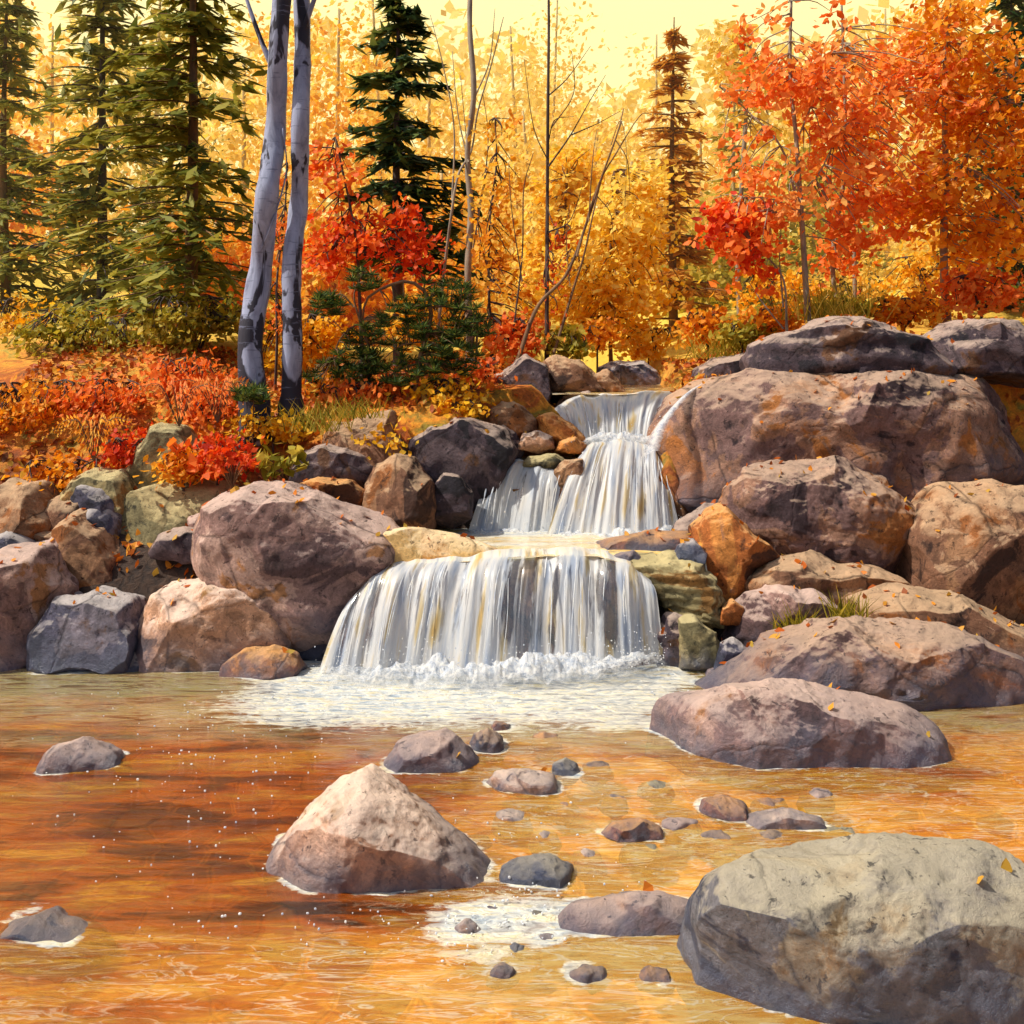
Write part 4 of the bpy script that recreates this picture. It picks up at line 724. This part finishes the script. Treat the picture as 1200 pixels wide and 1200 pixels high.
for k, (px, D, yt, hw, mt) in enumerate(bgs):
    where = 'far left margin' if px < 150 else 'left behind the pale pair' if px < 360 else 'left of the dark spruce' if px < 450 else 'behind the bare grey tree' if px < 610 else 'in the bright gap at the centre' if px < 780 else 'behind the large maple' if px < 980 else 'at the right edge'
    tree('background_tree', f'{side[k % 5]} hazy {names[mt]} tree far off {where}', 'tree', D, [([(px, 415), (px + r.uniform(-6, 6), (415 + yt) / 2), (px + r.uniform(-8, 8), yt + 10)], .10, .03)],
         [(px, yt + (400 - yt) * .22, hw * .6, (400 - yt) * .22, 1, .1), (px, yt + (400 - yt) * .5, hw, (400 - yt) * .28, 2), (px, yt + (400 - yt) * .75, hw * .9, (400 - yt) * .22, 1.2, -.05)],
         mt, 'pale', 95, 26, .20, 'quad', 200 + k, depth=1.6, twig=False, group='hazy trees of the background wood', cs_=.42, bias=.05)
# far wood as one mass
m = MB(); n = 16000; D = r.uniform(38, 62, n); px = r.uniform(-250, 1450, n); gap = 120 * np.exp(-((px - 700) / 90) ** 2)
py = r.uniform(0, 1, n) ** .8; top = 5 + gap + 60 * fbm(np.stack([px / 60, 0 * px, 0 * px], 1), 3, 44); py = top + (400 - top) * py
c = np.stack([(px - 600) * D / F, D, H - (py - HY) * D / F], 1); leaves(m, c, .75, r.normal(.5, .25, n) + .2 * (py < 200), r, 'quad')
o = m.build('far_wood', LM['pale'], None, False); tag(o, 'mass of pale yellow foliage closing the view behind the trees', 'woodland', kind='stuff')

# --- undergrowth shrubs on the banks
def shrub(label, px, py, D, rx, ry, mat, n=26, per=16, ls=.07, seed=0, bark='dark', bias=0, shape='leaf', name='shrub'):
    q = np.random.default_rng(seed); limbs = [([(px, py + ry), (px + q.uniform(-.3, .3) * rx, py), (px + q.uniform(-.8, .8) * rx, py - ry * .8)], .012, .004) for _ in range(4)]
    return tree(name, label, 'shrub', D, limbs, [(px, py, rx, ry, 1)], mat, bark, n, per, ls, shape, seed, depth=rx * D / F * .8, crown='foliage', bias=bias, cs_=.09)
shr = [(215, 440, 11.2, 45, 26, 'orange', 'orange bush left of the pale trunks'), (250, 480, 10.8, 40, 22, 'orange', 'flame orange bush at the foot of the left pale trunk'), (375, 455, 11.2, 30, 22, 'amber', 'amber bush right of the pale trunks'),
 (320, 500, 10.5, 45, 16, 'gold', 'low golden bush in front of the pale trunks'), (410, 465, 10.9, 35, 20, 'orange', 'orange bush under the pine shrubs'), (520, 462, 10.9, 35, 22, 'gold', 'golden bush right of the pine shrubs'), (560, 440, 11.5, 30, 25, 'orange', 'rust orange bush beside the dark peaked boulder'),
 (600, 395, 12.6, 35, 28, 'orange', 'rusty bush behind the dark peaked boulder'), (665, 402, 12.6, 26, 16, 'olive', 'greenish bush above the brown broad boulder'), (700, 395, 13.5, 26, 16, 'amber', 'amber bush above the blue grey block'), (255, 535, 10.0, 35, 22, 'red', 'red bush above the huge mauve boulder'),
 (215, 545, 9.9, 26, 16, 'amber', 'amber bush above the grey green boulder'), (830, 385, 13, 30, 24, 'amber', 'yellow brown bush behind the dark flat boulder'), (870, 392, 12.4, 30, 16, 'olive', 'olive bush at the foot of the young scarlet maple'), (905, 375, 12.4, 30, 16, 'amber', 'amber bush at the foot of the large maple'),
 (975, 365, 12.6, 40, 18, 'olive', 'olive bush behind the layered slab'), (1060, 365, 12.6, 50, 20, 'amber', 'amber bush at the right behind the skyline slab'), (1150, 345, 12.6, 50, 28, 'orange', 'orange bush at the right edge'), (120, 470, 11, 60, 32, 'orange', 'orange bush near the left edge'), (30, 480, 11, 60, 40, 'amber', 'amber bush against the left edge'),
 (160, 530, 10.3, 40, 22, 'red', 'dark red bush at the left of the bank'), (70, 560, 10.2, 60, 26, 'amber', 'brownish amber bush at the far left of the bank'), (445, 515, 10.35, 26, 8, 'gold', 'thin trailing yellow plant over the dark mound'), (470, 470, 11, 40, 22, 'orange', 'orange bush between the pine stems'), (540, 480, 10.7, 22, 14, 'gold', 'small yellow bush above the dark purple boulder'),
 (350, 400, 13.5, 60, 40, 'gold', 'big golden bush behind the pale trunks'), (500, 380, 13.5, 50, 35, 'gold', 'golden bush behind the pine shrubs'), (230, 380, 13.5, 60, 40, 'olive', 'olive bush behind the left pale trunk'), (760, 400, 15.5, 40, 20, 'gold', 'low golden bush at the larch foot'), (90, 400, 13.5, 80, 40, 'olive', 'olive bush under the shadowy spruce'), (910, 345, 16, 50, 34, 'gold', 'yellow thicket behind the large maple trunk'), (1000, 340, 17, 60, 40, 'pale', 'pale yellow thicket behind the grass at right'), (1090, 335, 16, 60, 42, 'gold', 'golden thicket beyond the skyline slab'), (1180, 330, 17, 60, 42, 'amber', 'amber thicket at the right edge behind the orange bush'), (20, 385, 15.5, 70, 40, 'gold', 'golden thicket at the left edge behind the leaf carpet'), (160, 390, 16, 60, 34, 'amber', 'amber thicket between the two left spruces')]
for k, (px, py, D, rx, ry, mt, lb) in enumerate(shr): shrub(lb, px, py, D, rx, ry, mt, int(14 + rx * ry / 40), 18, .065 if D < 12 else .08, 300 + k)
# --- pine shrubs with arched stems
def needles(m, c, r, n=26, ln=.10, up=.6):
    d = r.normal(size=(n, 3)); d[:, 2] = np.abs(d[:, 2]) * up + .1; d /= np.linalg.norm(d, axis=1)[:, None]; pr = np.cross(d, r.normal(size=(n, 3))); pr /= np.linalg.norm(pr, axis=1)[:, None]
    l = ln * r.uniform(.6, 1.2, n)[:, None]; v = np.stack([c - pr * .0035, c + pr * .0035, c + d * l * .6 + pr * .0045, c + d * l, c + d * l * .6 - pr * .0045], 1); m.quads(v, np.clip(r.normal(.55, .25, n), 0, 1))
def pine_shrub(label, D, limbs, blobs, nt, seed):
    r = np.random.default_rng(seed); L = [spline([W(x, y, D) for x, y in pl], 14) for pl, _, _ in limbs]; b0 = L[0][0]; gz = tz(b0[0], b0[1]) - .03
    root = empty('pine_shrub', (b0[0], b0[1], gz), label, 'shrub'); m = MB(); mc = MB(); L[0] = np.vstack([[b0[0], b0[1], gz], L[0]])
    for p, (_, r0, r1) in zip(L, limbs): m.tube(p, np.linspace(r0, r1, len(p)), 6, 0, True)
    allp = np.concatenate(L); w = np.array([b[4] for b in blobs], float); w /= w.sum()
    for k in range(nt):
        b = blobs[r.choice(len(blobs), p=w)]; a = r.uniform(0, 6.28); q = r.uniform(0, 1) ** .5
        c = W(b[0] + math.cos(a) * q * b[2], b[1] + math.sin(a) * q * b[3], D); c[1] += r.normal(0, .14)
        st = allp[np.linalg.norm(allp - c, axis=1).argmin()]; m.tube(spline([st, (st + c) / 2 + [0, 0, .03], c], 5), np.linspace(.006, .003, 5), 4)
        needles(mc, c, r, 30, .11)
    mc.build('foliage', LM['green'], root, False); m.build('trunk', BM['brown'], root)
pine_shrub('larger dark green pine shrub with an arching stem above the bank', 10.9, [([(486, 462), (492, 420), (505, 375), (500, 345), (480, 330), (455, 335), (430, 350), (425, 375)], .028, .009), ([(492, 425), (465, 435), (445, 450)], .012, .005), ([(500, 360), (530, 360), (560, 370)], .012, .005), ([(498, 400), (470, 405), (450, 420)], .01, .004)],
   [(520, 345, 35, 18, 1), (545, 385, 30, 28, 1.2), (500, 405, 40, 30, 1.4), (470, 370, 30, 22, .9), (535, 425, 28, 22, .8), (480, 440, 40, 14, .8)], 260, 31)
pine_shrub('smaller olive pine shrub left of the larger pine shrub', 11.1, [([(434, 455), (432, 420), (430, 395), (420, 380), (400, 395), (390, 420)], .018, .006), ([(415, 360), (400, 345), (385, 352), (372, 370)], .01, .005), ([(430, 400), (420, 370), (415, 345), (425, 320)], .014, .005)],
   [(385, 358, 24, 14, .8), (425, 330, 20, 14, .6), (430, 400, 26, 22, 1.1), (410, 430, 34, 22, 1.2), (385, 450, 26, 16, .8), (440, 440, 24, 22, .8)], 190, 32)
pine_shrub('tiny pine seedling in front of the left pale trunk', 10.3, [([(296, 502), (297, 485), (297, 468)], .008, .004)], [(297, 465, 18, 10, 1)], 26, 33)
# --- broadleaf plants and red leaved plant
def leafy(label, px, py, D, n, ls, mt, seed, name='leafy_plant', cat='plant', sp=1.):
    r = np.random.default_rng(seed); b = W(px, py, D); root = empty(name, tuple(b), label, cat); m = MB(); mc = MB()
    for k in range(n):
        a = r.uniform(0, 6.28); h = r.uniform(.1, .3) * sp; e = b + np.array([math.cos(a) * .16 * sp, math.sin(a) * .12 * sp - .05, h]); m.tube(spline([b, (b + e) / 2 + [0, 0, .05], e], 6), np.linspace(.006, .003, 6), 4)
        leaves(mc, np.array([e, e + r.normal(0, .04, 3), e + r.normal(0, .05, 3)]), ls, r.uniform(.1, .9, 3), r, 'maple' if mt == 'red' else 'leaf')
    mc.build('foliage', LM[mt], root, False); m.build('stem', BM['brown'], root)
leafy('green and yellow broad leaved plant above the huge mauve boulder', 335, 566, 9.75, 14, .13, 'olive', 51)
leafy('scarlet plant with big pointed leaves left of the broad leaved plant', 272, 572, 9.7, 26, .13, 'red', 52, sp=1.25)
leafy('orange pointed leaf plant beneath the leafy boulder at left', 225, 560, 9.9, 16, .12, 'orange', 53, sp=1.)
def grass(label, px, py, D, n, h, mt, seed, w=.08):
    r = np.random.default_rng(seed); b = W(px, py, D); m = MB()
    for k in range(n):
        c = b + np.array([r.normal(0, w), r.normal(0, w * .6), 0]); d = np.array([r.normal(0, .45), r.normal(0, .3), 1]); d /= np.linalg.norm(d); l = h * r.uniform(.5, 1.2); bend = np.array([d[0], d[1], -.25]) * l * .35
        p = [c, c + d * l * .5 + bend * .2, c + d * l + bend]; wv = np.array([.005, 0, 0]); v = np.array([p[0] - wv, p[0] + wv, p[1] + wv * .8, p[2], p[1] - wv * .8]); m.quads(v[None], np.array([np.clip(r.normal(.5, .25), 0, 1)]))
    o = m.build('grass_tuft', LM[mt], None, False, tuple(b)); tag(o, label, 'grass tuft')
grass('olive and gold grass tuft on the rounded mauve boulder', 935, 745, 8.62, 90, .30, 'grass', 61)
grass('brighter green grass tuft on the right beside the sloping slab', 990, 728, 8.55, 80, .26, 'olive', 62)
grass('spiky grass tuft behind the dark flat purple boulder', 850, 420, 12.6, 110, .5, 'grass', 63, .22)
grass('tall pale grass at the foot of the right maples', 970, 375, 11.9, 120, .55, 'grass', 64, .25)
grass('dry golden grass tuft right of the pale trunks', 368, 505, 10.3, 110, .35, 'grass', 65, .18)
grass('golden grass tuft hanging over the dark mound', 415, 490, 10.2, 90, .25, 'grass', 66, .16)
def fern(label, px, py, D, mt, seed, n=9, h=.5):
    r = np.random.default_rng(seed); b = W(px, py, D); root = empty('fern', tuple(b), label, 'fern'); m = MB(); mc = MB()
    for k in range(n):
        a = -math.pi * (k + .5) / n + r.normal(0, .1); d = np.array([math.cos(a), -.25 * r.random(), 0]); e = b + d * h * .9 + [0, 0, h * r.uniform(.3, .8)]; pts = spline([b, b + d * h * .4 + [0, 0, h * .75], e], 12); m.tube(pts, np.linspace(.006, .002, 12), 4)
        for i in range(2, 12):
            for s in (-1, 1):
                l = .16 * (1 - i / 13); dr = np.array([d[1] * s, 1 * s * .6, .5 * s]) + np.array([d[0], 0, 0]) * .4; dr /= np.linalg.norm(dr); p = pts[i]; q = np.cross(dr, [0, 1, .2]) * .016
                mc.quads(np.array([[p - q, p + dr * l * .5 - q, p + dr * l, p + dr * l * .5 + q]]), np.array([r.uniform(.3, .9)]))
    mc.build('fronds', LM[mt], root, False)['kind'] = 'stuff'; m.build('stem', BM['brown'], root)
fern('rusty orange fern left of the flame orange bush', 210, 500, 10.2, 'orange', 71)
fern('pale orange fern beneath the left pale trunk', 255, 495, 10.3, 'orange', 72)
fern('golden fern near the left edge of the bank', 110, 540, 10.1, 'amber', 73)
# fallen leaves
m = MB(); n = 9000; x = np.where(r.random(n) < .7, r.uniform(-5.4, -.1, n), r.uniform(1.9, 5.5, n)); y = r.uniform(9.3, 14.5, n); z = terrain(x, y) + .02 + r.uniform(0, .02, n)
ok = ~((x > -1.7) & (x < 1.7) & (y < 10.5)) & ~((x > .1) & (y < 11)); c = np.stack([x, y, z], 1)[ok]
bpy.context.view_layer.update(); dg = bpy.context.evaluated_depsgraph_get(); rc = []
for _ in range(2600):
    px_, py_ = r.uniform(-5.2, 5.2), r.uniform(4.2, 11.6)
    if r.random() < .5 and -1.7 < px_ < 1.5: continue
    hit, lo, nr, _i, ob, _m = scene.ray_cast(dg, Vector((px_, py_, 3.6)), Vector((0, 0, -1)))
    if hit and nr.z > .72 and ob.name.split('.')[0] in ('boulder', 'rock', 'stone') and (py_ > 8.2 or r.random() < .25): rc.append((lo.x, lo.y, lo.z + .012))
rc = np.array(rc)[:900]; leaves(m, rc, .06, r.uniform(.1, .95, len(rc)), r, 'leaf', .9)
leaves(m, c, .075, r.uniform(0, 1, len(c)) * (.4 + .6 * (fbm(c * 1.3, 3, 4) > -.1)), r, 'leaf', 0); o = m.build('fallen_leaves', LM['litter'], None, False); tag(o, 'carpet of fallen orange leaves over the banks', 'fallen leaves', kind='stuff')

# ------------------------------------------------------------------ light
hm = NT('autumn_haze'); vs = hm.n('ShaderNodeVolumePrincipled', {'Color': (1., .90, .55, 1), 'Density': .008, 'Anisotropy': .3}); hm.t.links.new(vs.outputs[0], hm.out.inputs[1])
m = MB(); X0, X1, Y0, Y1, Z0, Z1 = -60, 60, 14.6, 75, -2, 24
m.add([(X0, Y0, Z0), (X1, Y0, Z0), (X1, Y1, Z0), (X0, Y1, Z0), (X0, Y0, Z1), (X1, Y0, Z1), (X1, Y1, Z1), (X0, Y1, Z1)], [(0, 3, 2, 1), (4, 5, 6, 7), (0, 1, 5, 4), (1, 2, 6, 5), (2, 3, 7, 6), (3, 0, 4, 7)])
o = m.build('haze', hm.m, None, False); tag(o, kind='structure')
sun_dir = Vector((-.60, -.10, .79)).normalized()
elev = math.asin(sun_dir.z); az = math.atan2(sun_dir.x, sun_dir.y)
sd = bpy.data.lights.new('sun', 'SUN'); sd.energy = 4.8; sd.angle = R(.53); sd.color = (1, .93, .80)
so = bpy.data.objects.new('sun', sd); col.objects.link(so); so.rotation_euler = (-sun_dir).to_track_quat('-Z', 'Y').to_euler()
w = bpy.data.worlds.new('World'); scene.world = w; w.use_nodes = True; nt = w.node_tree; nt.nodes.clear()
sky = nt.nodes.new('ShaderNodeTexSky'); sky.sky_type = 'NISHITA'; sky.sun_disc = False; sky.sun_elevation = elev; sky.sun_rotation = az; sky.air_density = 1.2; sky.dust_density = 4
tc = nt.nodes.new('ShaderNodeTexCoord'); dt = nt.nodes.new('ShaderNodeVectorMath'); dt.operation = 'DOT_PRODUCT'; dt.inputs[1].default_value = Vector((.06, 1, .18)).normalized()
nt.links.new(tc.outputs['Generated'], dt.inputs[0])
mr = nt.nodes.new('ShaderNodeMapRange'); mr.inputs[1].default_value = .35; mr.inputs[2].default_value = .97; mr.interpolation_type = 'SMOOTHSTEP'; nt.links.new(dt.outputs['Value'], mr.inputs[0])
hz = nt.nodes.new('ShaderNodeMix'); hz.data_type = 'RGBA'; hz.inputs[7].default_value = (16.5, 13.8, 6.2, 1)
nt.links.new(mr.outputs[0], hz.inputs[0]); nt.links.new(sky.outputs[0], hz.inputs[6])
bg = nt.nodes.new('ShaderNodeBackground'); bg.inputs[1].default_value = .105; nt.links.new(hz.outputs[2], bg.inputs[0])
wo = nt.nodes.new('ShaderNodeOutputWorld'); nt.links.new(bg.outputs[0], wo.inputs[0])
scene.cycles.use_denoising = True; scene.cycles.transparent_max_bounces = 16; scene.cycles.max_bounces = 8
